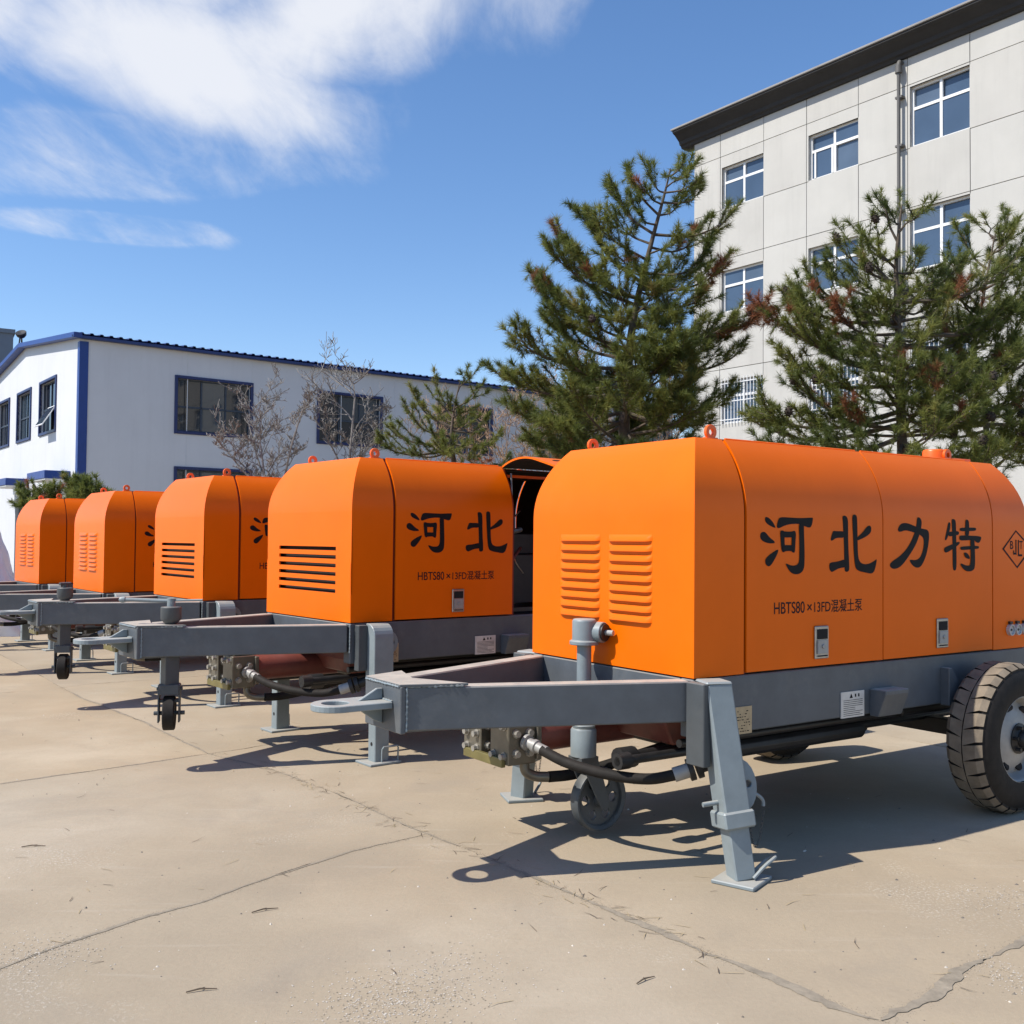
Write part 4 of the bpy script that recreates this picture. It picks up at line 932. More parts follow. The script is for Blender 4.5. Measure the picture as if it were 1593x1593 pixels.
def right_building():
    th = math.atan2(-.796, .605)
    B = empty('office_building', (5.367, 30.0, 0), th)
    tag(B, 'four-storey pale panelled office building with dark cornice behind the pines', 'building')
    LU = 19.0; rs = random.Random(3)
    us = [0, 1.0, 2.57, 4.0, 5.58, 6.95, 8.53, 10.0, 11.55, 13.0, 14.55, 16.0, 17.55, LU]
    zs = [0, 1.62, 3.25, 4.88, 6.48, 8.10, 9.67, 11.13, 12.70, 13.46]
    ob('wall_core', MB().span((.02, .22, 0), (LU - .02, 12, 13.45)).mesh('wall_core', 'core'), B)
    ob('end_wall', MB().span((-.004, .0, 0), (.02, 12, 13.45)).mesh('end_wall', 'panel'), B)
    g = .009; winrow = {1: 0, 3: 1, 5: 2, 7: 3}
    for i in range(len(us) - 1):
        for j in range(len(zs) - 1):
            a, b, c, d = us[i] + (g if i else .021), us[i + 1] - g, zs[j] + g, zs[j + 1] - g
            off = rs.uniform(0, .004); mt = rs.choice(('panel', 'panel', 'panel2'))
            if i % 2 == 1 and j in winrow:
                tall = i == 5
                wz1 = zs[j + 1] - (.06 if tall else .335); wz0 = zs[j] + .02; wu0, wu1 = us[i] + .06, us[i + 1] - .005
                m = MB().span((a, off, wz1), (b, .05, d)).span((a, off, c), (wu0, .05, wz1))
                ob('wall_panel', m.mesh('wall_panel', mt), B)
                wdw = ob('window', MB().span((wu0, .004, wz1), (wu1, .22, wz1 + .03)).span((wu0, .004, wz0 - .03), (wu1, .22, wz0)).span((wu0 - .03, .004, wz0), (wu0, .22, wz1)).span((wu1, .004, wz0), (wu1 + .02, .22, wz1)).mesh('window', 'panel2'), B)
                W_, H_ = wu1 - wu0, wz1 - wz0; fw = .055; tz = wz0 + H_ * .64; um = (wu0 + wu1) / 2
                fr = MB().span((wu0, .10, wz0), (wu0 + fw, .16, wz1)).span((wu1 - fw, .10, wz0), (wu1, .16, wz1)).span((wu0 + fw, .10, wz0), (wu1 - fw, .16, wz0 + fw)).span((wu0 + fw, .10, wz1 - fw), (wu1 - fw, .16, wz1)).span((um - .035, .095, wz0 + fw), (um + .035, .16, wz1 - fw)).span((wu0 + fw, .0975, tz - .035), (wu1 - fw, .16, tz + .035))
                slid = (i == 3 and j == 7)
                if slid: fr.span((wu0 + .13, .085, wz0 + fw), (wu0 + .18, .12, tz - .03)).span((um - .1, .085, wz0 + fw), (um - .04, .12, tz - .03))
                ob('window_frame', fr.mesh('window_frame', 'pvc'), wdw)
                for (p0, p1) in ((wu0 + fw, um - .035), (um + .035, wu1 - fw)):
                    for (q0, q1) in ((wz0 + fw, tz - .035), (tz + .035, wz1 - fw)):
                        o = ob('pane', MB().add([(p0, .13, q0), (p1, .13, q0), (p1, .13, q1), (p0, .13, q1)], [(0, 1, 2, 3)]).mesh('pane', rs.choice(('glass_blue', 'glass_blue', 'glass_blue2'))), wdw)
                        o.rotation_euler = (rs.uniform(-.004, .004), 0, rs.uniform(-.0008, .0008))
                if j <= 3:
                    for k in range(13):
                        x = wu0 + .06 + k * (W_ - .12) / 12
                        ob('security_bar', cached(('sbar', round(H_, 2)), lambda: MB().cyl((0, 0, 0), (0, 0, H_ + .1), .012, 6).mesh('security_bar', 'pvc')), wdw, (x, -.04, wz0 - .05))
                    for z in (wz0 + .1, wz0 + H_ * .5, wz1 - .1):
                        ob('bar_rail', cached(('brail', round(W_, 2)), lambda: MB().span((0, -.006, -.012), (W_, .006, .012)).mesh('bar_rail', 'pvc')), wdw, (wu0, -.052, z))
                continue
            ob('wall_panel', MB().span((a, off, c), (b, .05, d)).mesh('wall_panel', mt), B)
    prof = [(.05, 13.36), (-.07, 13.38), (-.10, 13.44), (-.16, 13.47), (-.19, 13.56), (-.37, 13.71), (-.42, 13.73), (-.47, 13.77), (-.47, 13.82), (.3, 13.82), (.3, 13.36)]
    ob('cornice', MB().prism(prof, (-.47, 0, 0), (0, 1, 0), (0, 0, 1), (1, 0, 0), LU + .42).mesh('cornice', 'cornice'), B)
    ob('coping', MB().span((-.52, -.51, 13.822), (LU, 12.2, 13.88)).mesh('coping', 'cornice_top', .01), B)
    dp = MB().tube([(6.80, .0, 13.30), (6.80, -.10, 13.30), (6.80, -.14, 13.24), (6.80, -.14, 12.9), (6.80, -.14, .3)], [.055, .065, .065, .042, .042], 12)
    dp.cyl((6.80, -.14, 13.02), (6.80, -.14, 13.2), .085, 12)
    for z in (12.4, 11.2, 9.6, 8.0, 6.4): dp.span((6.71, -.16, z), (6.89, 0.0, z + .05))
    ob('drainpipe', dp.mesh('drainpipe', 'pipe', smooth=35), B)
    return B
right_building()

def holed_wall(m, fix, a0, a1, z0, z1, holes, outer, inner, mat=0):
    """wall in the plane fix='y' or 'x', with rectangular openings and their reveals"""
    As = sorted({a0, a1, *[h[0] for h in holes], *[h[1] for h in holes]}); Zs = sorted({z0, z1, *[h[2] for h in holes], *[h[3] for h in holes]})
    P = (lambda a, d, z: (a, d, z)) if fix == 'y' else (lambda a, d, z: (d, a, z))
    for i in range(len(As) - 1):
        for j in range(len(Zs) - 1):
            ca, cz = (As[i] + As[i + 1]) / 2, (Zs[j] + Zs[j + 1]) / 2
            if any(h[0] < ca < h[1] and h[2] < cz < h[3] for h in holes): continue
            m.add([P(As[i], outer, Zs[j]), P(As[i + 1], outer, Zs[j]), P(As[i + 1], outer, Zs[j + 1]), P(As[i], outer, Zs[j + 1])], [(0, 1, 2, 3)], mat)
    for h in holes:
        q = [(h[0], h[2]), (h[1], h[2]), (h[1], h[3]), (h[0], h[3])]
        for k in range(4):
            (a, z), (b, w) = q[k], q[(k + 1) % 4]
            m.add([P(a, outer, z), P(b, outer, w), P(b, inner, w), P(a, inner, z)], [(0, 1, 2, 3)], mat)
    return m
def left_building():
    th = R(37.5)
    B = empty('workshop_building', (-13.743, 32.0, 0), th)
    tag(B, 'long white two-storey workshop with blue roof edge and blue framed windows', 'building')
    LX, LY, EAVE, RIDGE = 27.0, 15.46, 7.86, 8.60
    hl = [(3.12 + 5.24 * k, 5.69 + 5.24 * k, 5.07, 6.84) for k in range(5)] + [(3.14 + 5.24 * k, 5.69 + 5.24 * k, 2.0, 3.77) for k in range(5)]
    ob('long_wall', holed_wall(MB(), 'y', 0, LX, 0, EAVE, hl, 0, .3).mesh('long_wall', 'white_clad', fix=False), B)
    hg = [(2.97, 5.16, 5.14, 6.89), (6.65, 8.78, 5.14, 6.89), (10.32, 12.5, 5.14, 6.89), (1.15, 3.05, 0.0, 2.9), (7.0, 8.9, 0.0, 2.9), (4.0, 5.9, 1.0, 2.9)]
    m = holed_wall(MB(), 'x', 0, LY, 0, EAVE, hg, 0, .3); m.add([(0, 0, EAVE), (0, LY, EAVE), (0, LY / 2, RIDGE)], [(0, 1, 2)])
    ob('gable_wall', m.mesh('gable_wall', 'white_clad', fix=False), B)
    ob('back_wall', MB().span((.35, LY - .1, 0), (LX, LY, EAVE)).span((LX - .1, .35, 0), (LX, LY - .1, EAVE)).mesh('back_wall', 'white_clad'), B)
    ob('inner_floor', MB().span((.5, .6, 4.3), (LX - .2, LY - .2, 4.4)).mesh('inner_floor', 'core'), B)
    for k in range(1, 9):
        ob('cladding_seam', cached('seam', lambda: MB().span((-.012, -.008, 0), (.012, 0.0, EAVE - .16)).mesh('cladding_seam', 'white_clad')), B, (.2 + k * 2.9 + (.35 if k % 2 else -.25), 0, 0))
    rs = random.Random(6)
    def window(a, fix, awning=False):
        a0, a1, z0, z1 = a
        P = (lambda u, d, z: (u, d, z)) if fix == 'y' else (lambda u, d, z: (d, u, z))
        def S(m, u0, u1, d0, d1, q0, q1, mt=0):
            x, y = P(u0, d0, q0), P(u1, d1, q1)
            return m.span([min(s, t) for s, t in zip(x, y)], [max(s, t) for s, t in zip(x, y)], mt)
        t = .10; m = MB()
        S(m, a0 - t, a0, -.05, .06, z0 - t, z1 + t); S(m, a1, a1 + t, -.05, .06, z0 - t, z1 + t); S(m, a0, a1, -.05, .06, z1, z1 + t); S(m, a0, a1, -.05, .06, z0 - t, z0)
        wd = ob('window', m.mesh('window', 'navy', .01), B)
        f = MB(); w = a1 - a0; n = 3 if fix == 'y' else 2; zc = z0 + (z1 - z0) * .47
        for k in range(1, n): S(f, a0 + w * k / n - .03, a0 + w * k / n + .03, .10, .16, z0, z1)
        S(f, a0, a1, .10, .16, zc - .03, zc + .03); S(f, a0, a0 + .05, .10, .16, z0, z1); S(f, a1 - .05, a1, .10, .16, z0, z1); S(f, a0, a1, .10, .16, z0, z0 + .05); S(f, a0, a1, .10, .16, z1 - .05, z1)
        ob('window_frame', f.mesh('window_frame', 'steel_dark'), wd)
        for k in range(n):
            for (q0, q1) in ((z0, zc), (zc, z1)):
                u0, u1 = a0 + w * k / n, a0 + w * (k + 1) / n
                if awning and k == 0 and q0 == z0:
                    pm = MB(); S(pm, u0, u1, -.0, .03, -(q1 - q0), 0); S(pm, u0 + .05, u1 - .05, -.006, .036, -(q1 - q0) + .05, -.05, 1)
                    o = ob('open_sash', pm.mesh('open_sash', ['pvc', 'glass_dark2']), wd, (0, 0, q1), (0, R(32) if fix == 'x' else 0, 0)); continue
                ob('pane', MB().add([P(u0, .13, q0), P(u1, .13, q0), P(u1, .13, q1), P(u0, .13, q1)], [(0, 1, 2, 3)]).mesh('pane', rs.choice(('glass_dark', 'glass_dark2', 'glass_dark'))), wd)
    for h in hl: window(h, 'y')
    for k, h in enumerate(hg[:3] + hg[5:]): window(h, 'x', k == 0)
    for k, h in enumerate(hg[3:5]):
        ob('door', MB().span((.12, h[0], 0), (.17, h[1], h[3])).mesh('door', 'glass_dark'), B)
    # corrugated roof
    m = MB(); per = .30; xs = []; x = -.25
    while x < LX + .2: xs += [(x, 0), (x + .17, 0), (x + .20, .045), (x + .27, .045)]; x += per
    sl = (RIDGE - EAVE) / (LY / 2)
    for (xa, ha), (xb, hb) in zip(xs, xs[1:]):
        for yA, yB in ((-.22, LY / 2), (LY + .22, LY / 2)):
            zA = EAVE + .05 - sl * .22; zB = RIDGE + .05
            m.add([(xa, yA, zA + ha), (xb, yA, zA + hb), (xb, yB, zB + hb), (xa, yB, zB + ha)], [(0, 1, 2, 3)])
    rf = ob('roof', m.mesh('roof', 'blue_roof'), B); md = rf.modifiers.new('gauge', 'SOLIDIFY'); md.thickness = .015; md.offset = 0
    ob('eave_trim', MB().span((-.27, -.20, EAVE - .10), (LX, -.012, EAVE - .002)).mesh('eave_trim', 'blue_roof', .01), B)
    for s in (0, 1):
        a, b = ((-.14, -.24, EAVE - .02), (-.14, LY / 2 + .02, RIDGE + .06)) if s == 0 else ((-.14, LY + .24, EAVE - .02), (-.14, LY / 2 - .02, RIDGE + .06))
        ob('verge_trim', MB().beam(a, b, .26, .17).mesh('verge_trim', 'blue', .01), B)
    ob('corner_trim', MB().span((-.03, -.03, 0), (.24, -.003, EAVE - .17)).span((-.03, -.0, 0), (-.003, .22, EAVE - .17)).mesh('corner_trim', 'blue'), B)
    for v0, v1 in ((.87, 3.3), (6.7, 9.2)):
        cp = ob('entrance_canopy', MB().span((-.79, v0, 3.34), (-.006, v1, 3.60)).mesh('entrance_canopy', 'blue', .01), B)
        ob('soffit', MB().span((-.76, v0 + .03, 3.30), (-.006, v1 - .03, 3.338)).span((-.5, v0 + .05, 3.0), (-.006, v0 + .15, 3.30)).mesh('soffit', 'pvc'), cp)
    # flood lamp on the ridge
    fl = empty('flood_lamp', B.matrix_basis @ Vector((-.1, 7.9, RIDGE + .1)), th)
    tag(fl, 'small dark flood lamp on a bracket above the workshop gable', 'lamp')
    ob('bracket', MB().tube([(0, 0, 0), (0, .1, .3), (0, .5, .45)], .035, 8).tube([(0, .6, -.1), (0, .35, .42)], .025, 6).mesh('bracket', 'black'), fl)
    ob('lamp_head', MB().lathe([(0, 0), (.10, .01), (.17, .08), (.2, .2), (.19, .22), (0, .2)], (0, -.05, .3), (-.3, -.4, .6), 16).mesh('lamp_head', 'black', smooth=40), fl)
    return B
MAT['steel_dark'] = paint('dark_blue_frame', (.03, .045, .07), .5)
left_building()
def far_block():
    D = 62.0
    a, b = at(-70, 600, D), at(19, 600, D); zt = at(10, 519, D).z
    F = empty('grey_tower_block', (b.x, b.y, 0), R(30))
    tag(F, 'plain grey block rising behind the workshop gable at the left edge', 'building')
    ob('wall', MB().span((-9, 0, 0), (0, 10, zt)).mesh('wall', 'far_grey'), F)
    ob('parapet', MB().span((-9.1, -.1, zt), (.1, 10.1, zt + .25)).mesh('parapet', 'far_grey'), F)
far_block()
def tarp():
    # machine wrapped in white sheet: lumpy tent with folds
    D = 15.6; c = at(-34, 850, D); rs = random.Random(21); m = MB(); n, rows = 72, 26; zt = 1.98
    for j in range(rows + 1):
        t = j / rows; z = zt * (1 - t) ** .95
        for k in range(n):
            a = 2 * math.pi * k / n
            r = .16 + .55 * t ** 1.15 + .16 * max(0, t - .55) * 2
            r += (.05 + .07 * t) * math.sin(a * 7 + 3 * math.sin(t * 4)) * (.4 + t * .6) + .03 * math.sin(a * 17 + t * 9) * t + rs.uniform(-.012, .012)
            m.v.append((r * math.cos(a), r * math.sin(a) * 1.15, z + .02 * math.sin(a * 5)))
    for j in range(rows):
        for k in range(n):
            k2 = (k + 1) % n; m.f.append([j * n + k, (j + 1) * n + k, (j + 1) * n + k2, j * n + k2]); m.m.append(0)
    m.f.append([k for k in range(n)]); m.m.append(0)
    t = ob('plastic_sheet', m.mesh('plastic_sheet', 'tarp', smooth=60), None, (c.x, c.y, 0))
    tag(t, 'white plastic sheet wrapped over a tall machine at the left edge', 'cover')
MAT['tarp'] = paint('white_plastic_sheet', (.82, .84, .88), .35, 0, .08, 3, .3, 9)
tarp()
# ------------------------------------------------------------------ vegetation
def leaf_mat(name, stops, rough=.6, trans=.42):
    m, nt, p = new_mat(name)
    at_ = nt.nodes.new('ShaderNodeAttribute'); at_.attribute_name = 'tint'
    c = nramp(nt, at_.outputs['Fac'], stops)
    nt.links.new(c, p.inputs['Base Color']); p.inputs['Roughness'].default_value = rough
    p.inputs['Specular IOR Level'].default_value = .35
    tr = nt.nodes.new('ShaderNodeBsdfTranslucent'); nt.links.new(c, tr.inputs['Color'])
    mx = nt.nodes.new('ShaderNodeMixShader'); mx.inputs[0].default_value = trans
    nt.links.new(p.outputs[0], mx.inputs[1]); nt.links.new(tr.outputs[0], mx.inputs[2])
    nt.links.new(mx.outputs[0], nt.nodes['Material Output'].inputs['Surface'])
    return m
MAT['needles'] = leaf_mat('pine_needles', [(0, (.06, .088, .024)), (.35, (.14, .17, .042)), (.65, (.235, .25, .06)), (.84, (.33, .315, .10)), (.9, (.23, .10, .045)), (1, (.34, .13, .065))])
MAT['bark'] = paint('pine_bark', (.10, .078, .058), .95, 0, .35, 14, .5, 30)
MAT['pale_bark'] = paint('pale_bark', (.21, .195, .18), .9, 0, .25, 14)
MAT['dry'] = paint('dry_stems', (.30, .20, .13), .95, 0, .3, 8)
MAT['cone'] = paint('pine_cone', (.035, .025, .018), .9, 0, .3, 30)
def needles_mesh(name, pos, dirs, size, tint, rs, per=34, width=.0068):
    """tufts of long needles: one thin triangle each"""
    n = len(pos); pos = np.repeat(pos, per, 0); d = np.repeat(dirs, per, 0); sz = np.repeat(size, per); N = n * per
    rv = rs.normal(size=(N, 3)); perp = rv - d * (rv * d).sum(1, keepdims=True); perp /= np.linalg.norm(perp, axis=1, keepdims=True) + 1e-9
    al = np.radians(rs.uniform(10, 74, N))[:, None]
    nd = d * np.cos(al) + perp * np.sin(al); nd[:, 2] -= .08
    base = pos - d * (rs.uniform(0, .075, N))[:, None]
    L = (sz * rs.uniform(.7, 1.15, N))[:, None]
    rv2 = rs.normal(size=(N, 3)); w = np.cross(nd, rv2); w /= np.linalg.norm(w, axis=1, keepdims=True) + 1e-9; w *= width / 2
    V = np.empty((N * 3, 3), np.float32); V[0::3] = base - w; V[1::3] = base + w; V[2::3] = base + nd * L
    me = bpy.data.meshes.new(name); me.vertices.add(N * 3); me.vertices.foreach_set('co', V.ravel())
    me.loops.add(N * 3); me.loops.foreach_set('vertex_index', np.arange(N * 3, dtype=np.int32))
    me.polygons.add(N); me.polygons.foreach_set('loop_start', np.arange(0, N * 3, 3, dtype=np.int32)); me.polygons.foreach_set('loop_total', np.full(N, 3, np.int32))
    at_ = me.attributes.new('tint', 'FLOAT', 'POINT')
    tt = np.repeat(tint, per) + np.where(np.repeat(tint, per) < .87, rs.normal(0, .07, N), 0); tt = np.where(np.repeat(tint, per) < .87, np.clip(tt, 0, .86), tt)
    at_.data.foreach_set('value', np.repeat(tt, 3).astype(np.float32))
    me.materials.append(MAT['needles']); me.update(); me.validate()
    return me
def cone_mesh():
    m = MB(); m.lathe([(0, 0), (.022, .008), (.034, .03), (.036, .05), (.028, .075), (.012, .095), (0, .1)], (0, 0, -.1), (0, 0, 1), 8)
    for k in range(24):
        a = k * 2.4; t = (k + .5) / 24; r = .036 * math.sin(math.pi * (.12 + .8 * t)) + .004; z = -.1 + .1 * t
        c = Vector((r * math.cos(a), r * math.sin(a), z)); m.box(c, (.012, .014, .008), (0, -.5, a))
    return m.mesh('pine_cone', 'cone')
def pine(name, label, trunk, tr, limbs, seed, nlen=.115, dens=1.0, width=.0068, cones=0, group='pine trees behind the trailers', brown=(), spread=1.0, per=34, tintbase=.42):
    rs = np.random.RandomState(seed); trunk = [Vector(p) for p in trunk]
    base = trunk[0]; T = empty(name, (base.x, base.y, 0)); O = Vector((base.x, base.y, 0))
    tag(T, label, 'tree', group)
    tp = smoothpath([p - O for p in trunk], 5); m = MB()
    m.tube(tp, [tr * (1 - .93 * (i / (len(tp) - 1)) ** .8) for i in range(len(tp))], 8)
    ob('trunk', m.mesh('trunk', 'bark', smooth=60), T)
    bm_ = MB(); pos = []; dr = []; sz = []; ti = []; tips = []
    def tuft(p, d, t, s=1.):
        pos.append(p); dr.append(d.normalized()); sz.append(nlen * s * rs.uniform(.75, 1.15)); ti.append(t)
    for (a, b, sag, r0, full) in limbs:
        a, b = Vector(a) - O, Vector(b) - O; L = (b - a).length
        mid = a.lerp(b, .5) + Vector((0, 0, -sag)); mid2 = a.lerp(b, .8) + Vector((rs.normal(0, .04), rs.normal(0, .04), -sag * .75))
        pp = smoothpath([a, mid, mid2, b], 7); n = len(pp)
        bm_.tube(pp, [max(.005, r0 * (1 - .8 * i / (n - 1))) for i in range(n)], 5)
        clump = rs.normal(0, .10)
        isb = any((b + O - Vector(q)).length < rr for q, rr in brown)
        nt_ = max(4, int(L * 13 * dens * full)); 
        for k in range(nt_):
            t = (.22 + .78 * (k + rs.rand()) / nt_); i = min(n - 2, int(t * (n - 1))); p = pp[i].lerp(pp[i + 1], t * (n - 1) - i)
            td = (pp[i + 1] - pp[i]).normalized(); s = td.cross(Vector((0, 0, 1))).normalized() * (1 if k % 2 else -1)
            d = (td * rs.uniform(.5, 1.1) + s * rs.uniform(.2, 1.0) * spread + Vector((0, 0, rs.uniform(-.15, .75)))).normalized()
            tl = (.12 + .34 * (1 - t) * min(1, L) + rs.uniform(0, .22)) * spread * (1.25 if rs.rand() < .2 else 1)
            if t > .93: tl *= .6; d = (td + Vector((0, 0, .5))).normalized()
            q = p + d * tl * .5; e = q + (d + Vector((0, 0, .35))).normalized() * tl * .5
            bm_.tube([p, q, e], [.0065, .005, .003], 4, caps=False)
            tips.append((e, d))
            hue = min(.86, max(.02, tintbase + clump + rs.normal(0, .13)))
            dead = isb and t > .45 and rs.rand() < .7
            if not dead and rs.rand() < .022: dead = True
            if dead: hue = rs.uniform(.88, 1)
            for u in np.arange(.25 if full > .85 else .40, 1.01, .09 / max(tl, .12)):
                c = p.lerp(q, u * 2) if u < .5 else q.lerp(e, u * 2 - 1)
                dd = d + Vector(rs.normal(0, .35, 3)) + Vector((0, 0, .25 if not dead else -.7))
                tuft(c, dd, hue, 1.0 if not dead else .9)
                if rs.rand() < (.45 if full > .85 else .2) * dens:
                    d2 = (d + Vector(rs.normal(0, .8, 3)) + Vector((0, 0, .3))).normalized(); c2 = c + d2 * rs.uniform(.05, .13)
                    tuft(c2, d2, hue, .95)
            tuft(e, d + Vector((0, 0, .6)), hue, 1.2); tuft(e + d * .02, d * .4 + Vector((0, 0, .3)), hue, 1.1)
    ob('branches', bm_.mesh('branches', 'bark', fix=False), T)
    V = np.array([p[:] for p in pos]); Dv = np.array([d[:] for d in dr])
    ob('crown', needles_mesh('crown', V, Dv, np.array(sz), np.array(ti), rs, per, width), T)
    cm_ = cached('cone', cone_mesh)
    for k in range(cones):
        e, d = tips[rs.randint(len(tips))]
        o = ob('pine_cone', cm_, T, e + Vector((rs.normal(0, .02), rs.normal(0, .02), .0)), (rs.normal(0, .3), rs.normal(0, .3), 0)); o.scale = (1.15,) * 3
    print('TUFTS', label, len(pos))
    return T
def px_limbs(spec, depth, rs):
    out = []
    for s in spec:
        a, b, dy = s[0], s[1], s[2]; full = (s[3] + .18) if len(s) > 3 else 1.
        A, Bp = at(*a, depth), at(*b, depth + dy); L = (Bp - A).length
        out.append((A, Bp, L * .10 + rs.uniform(-.03, .05), .011 + .012 * L, full))
    return out
def depth_limbs(trunkpts, depth, rs, n, z0, z1, lmax, lmin, rise=.25):
    """limbs towards and away from the yard, so the crown is round"""
    tp = smoothpath([at(*p, depth) for p in trunkpts], 6); out = []
    tp = [p for p in tp if z0 <= p.z <= z1]
    for k in range(n):
        p = tp[rs.randrange(len(tp))]; f = (z1 - p.z) / (z1 - z0); L = lmin + (lmax - lmin) * f * rs.uniform(.7, 1.05)
        a = rs.choice((-1, 1)) * math.pi / 2 + rs.uniform(-.85, .85)
        b = p + Vector((math.cos(a), math.sin(a), rise + rs.uniform(-.15, .3))) * L
        out.append((p, b, L * .08, .011 + .010 * L, rs.uniform(.8, 1.1)))
    return out
R1 = random.Random(31)
TK1 = [(984, 905), (975, 760), (971, 640), (978, 560), (985, 500), (1000, 430), (1018, 360), (1033, 305), (1043, 262)]
SP1 = [((1036, 292), (1060, 275), -.15, .8), ((1030, 318), (1000, 300), -.2, .8), ((1026, 335), (1055, 320), .2, .8), ((1022, 350), (985, 325), -.2, .8), ((1014, 380), (960, 350), .25, .8), ((1010, 395), (1050, 375), -.25, .8), ((1004, 420), (950, 395), -.35, .8), ((998, 440), (1050, 425), .3, .8), ((992, 465), (920, 430), -.4, .9), ((972, 640), (800, 640), -.2), ((974, 660), (828, 690), .3), ((971, 615), (792, 588), 0), ((972, 600), (768, 578), .4, .35), ((976, 575), (806, 522), -.4), ((978, 560), (850, 500), .3),
       ((980, 545), (838, 445), -.2), ((985, 505), (832, 432), .35), ((990, 475), (858, 395), -.3), ((992, 465), (866, 366), .1, .8), ((998, 440), (898, 330), .2, .75), ((1008, 405), (930, 345), -.3, .8), ((1018, 365), (950, 300), .2, .7), ((1025, 335), (980, 275), 0, .7),
       ((1036, 300), (1014, 275), .1, .7), ((1042, 275), (1064, 256), 0, .7), ((1034, 300), (1078, 288), -.2, .7), ((1030, 315), (1076, 300), .3, .7), ((1016, 365), (1130, 344), -.2, .6), ((1012, 385), (1078, 372), .2, .8), ((1002, 425), (1094, 402), -.1, .8),
       ((995, 450), (1118, 425), .1, .7), ((990, 480), (1090, 462), -.3, .9), ((985, 505), (1182, 492), .1, .9), ((982, 525), (1140, 500), -.3, .6), ((980, 545), (1110, 540), .3), ((976, 570), (1156, 545), 0, .35), ((973, 600), (1080, 590), -.4, .8), ((972, 625), (1135, 618), .2, .5), ((972, 645), (1090, 660), -.2, .8), ((974, 670), (1060, 695), .2), ((974, 680), (880, 706), -.2),
       ((972, 655), (850, 665), -.6), ((976, 590), (880, 560), -.6), ((982, 530), (900, 480), -.5), ((972, 620), (900, 600), .5), ((975, 690), (960, 712), -.6), ((974, 670), (1010, 712), -.7), ((972, 640), (1040, 640), -.7), ((978, 580), (1040, 560), -.6), ((986, 510), (1040, 480), -.5)]
D1 = 13.0
L1_ = px_limbs(SP1, D1, R1) + depth_limbs(TK1, D1, R1, 22, 2.6, 5.4, 1.25, .25) + depth_limbs(TK1, D1, R1, 20, 2.1, 3.6, 1.3, .9)
pine('pine_tree', 'tall dark pine against the sky, left of the office building', [at(*p, D1) for p in TK1], .10, L1_, 1, dens=1.0, brown=((at(1118, 425, D1), .25), (at(1182, 492, D1), .16)), cones=6)
R2 = random.Random(32); D2 = 11.0
TK2 = [(1412, 900), (1408, 780), (1402, 660), (1400, 560), (1396, 480), (1394, 410), (1400, 345), (1403, 318)]
SP2 = [((1397, 475), (1290, 425), .3, .7), ((1396, 440), (1318, 398), -.2, .6), ((1398, 500), (1245, 470), -.2, .7), ((1397, 455), (1500, 405), .3, .6), ((1399, 540), (1540, 500), .5, .8), ((1401, 350), (1385, 330), .1, .7), ((1400, 360), (1420, 335), -.1, .7), ((1396, 400), (1360, 395), -.25, .8), ((1395, 425), (1430, 405), -.3, .8), ((1396, 445), (1365, 420), .3, .8), ((1397, 480), (1440, 470), .3, .8), ((1398, 500), (1350, 490), .3), ((1399, 530), (1440, 520), -.4), ((1400, 560), (1340, 540), .4), ((1398, 510), (1370, 480), -.4), ((1400, 580), (1290, 545), -.3), ((1401, 600), (1450, 580), -.4), ((1402, 640), (1195, 640), -.2), ((1403, 660), (1170, 655), .2), ((1404, 680), (1190, 700), -.3), ((1400, 600), (1215, 555), .2), ((1400, 575), (1232, 515), -.2), ((1399, 560), (1180, 482), .1, .8), ((1398, 545), (1230, 470), .3, .8), ((1398, 520), (1300, 480), -.3), ((1397, 500), (1258, 432), .1, .55),
       ((1396, 470), (1340, 440), -.2, .7), ((1395, 450), (1340, 380), .2, .6), ((1396, 420), (1345, 362), -.1, .5), ((1398, 380), (1370, 318), 0, .5), ((1398, 470), (1560, 420), .4, .6), ((1399, 520), (1590, 480), .4, .7), ((1400, 570), (1580, 555), .3, .8), ((1396, 450), (1470, 425), .2, .6), ((1397, 460), (1450, 440), -.3, .6),
       ((1398, 500), (1490, 450), .1, .7), ((1399, 540), (1470, 500), -.2, .8), ((1400, 580), (1500, 560), .2), ((1401, 620), (1520, 600), -.3), ((1402, 650), (1520, 650), .2), ((1404, 690), (1530, 700), -.3), ((1402, 630), (1300, 590), -.5), ((1402, 650), (1320, 640), -.6), ((1404, 680), (1280, 690), -.6), ((1404, 690), (1380, 715), -.8), ((1402, 640), (1440, 620), -.7), ((1404, 690), (1450, 710), -.7), ((1400, 590), (1350, 550), -.5), ((1404, 670), (1240, 600), -.3)]
L2_ = px_limbs(SP2, D2, R2) + depth_limbs(TK2, D2, R2, 22, 1.9, 4.4, 1.2, .2)
pine('pine_tree', 'cone-bearing pine with russet dead sprays, in front of the office windows', [at(*p, D2) for p in TK2], .085, L2_, 2, dens=1.0, nlen=.095, cones=26, width=.006,
     brown=((at(1180, 482, D2), .2), (at(1300, 480, D2 - .3), .3), (at(1450, 440, D2 - .3), .16), (at(1490, 450, D2), .16), (at(1470, 500, D2), .16), (at(1320, 640, D2 - .6), .12)))
R3 = random.Random(33); D3 = 11.9
TK3 = [(1545, 900), (1540, 760), (1530, 620), (1516, 545), (1530, 460), (1545, 380), (1552, 350)]
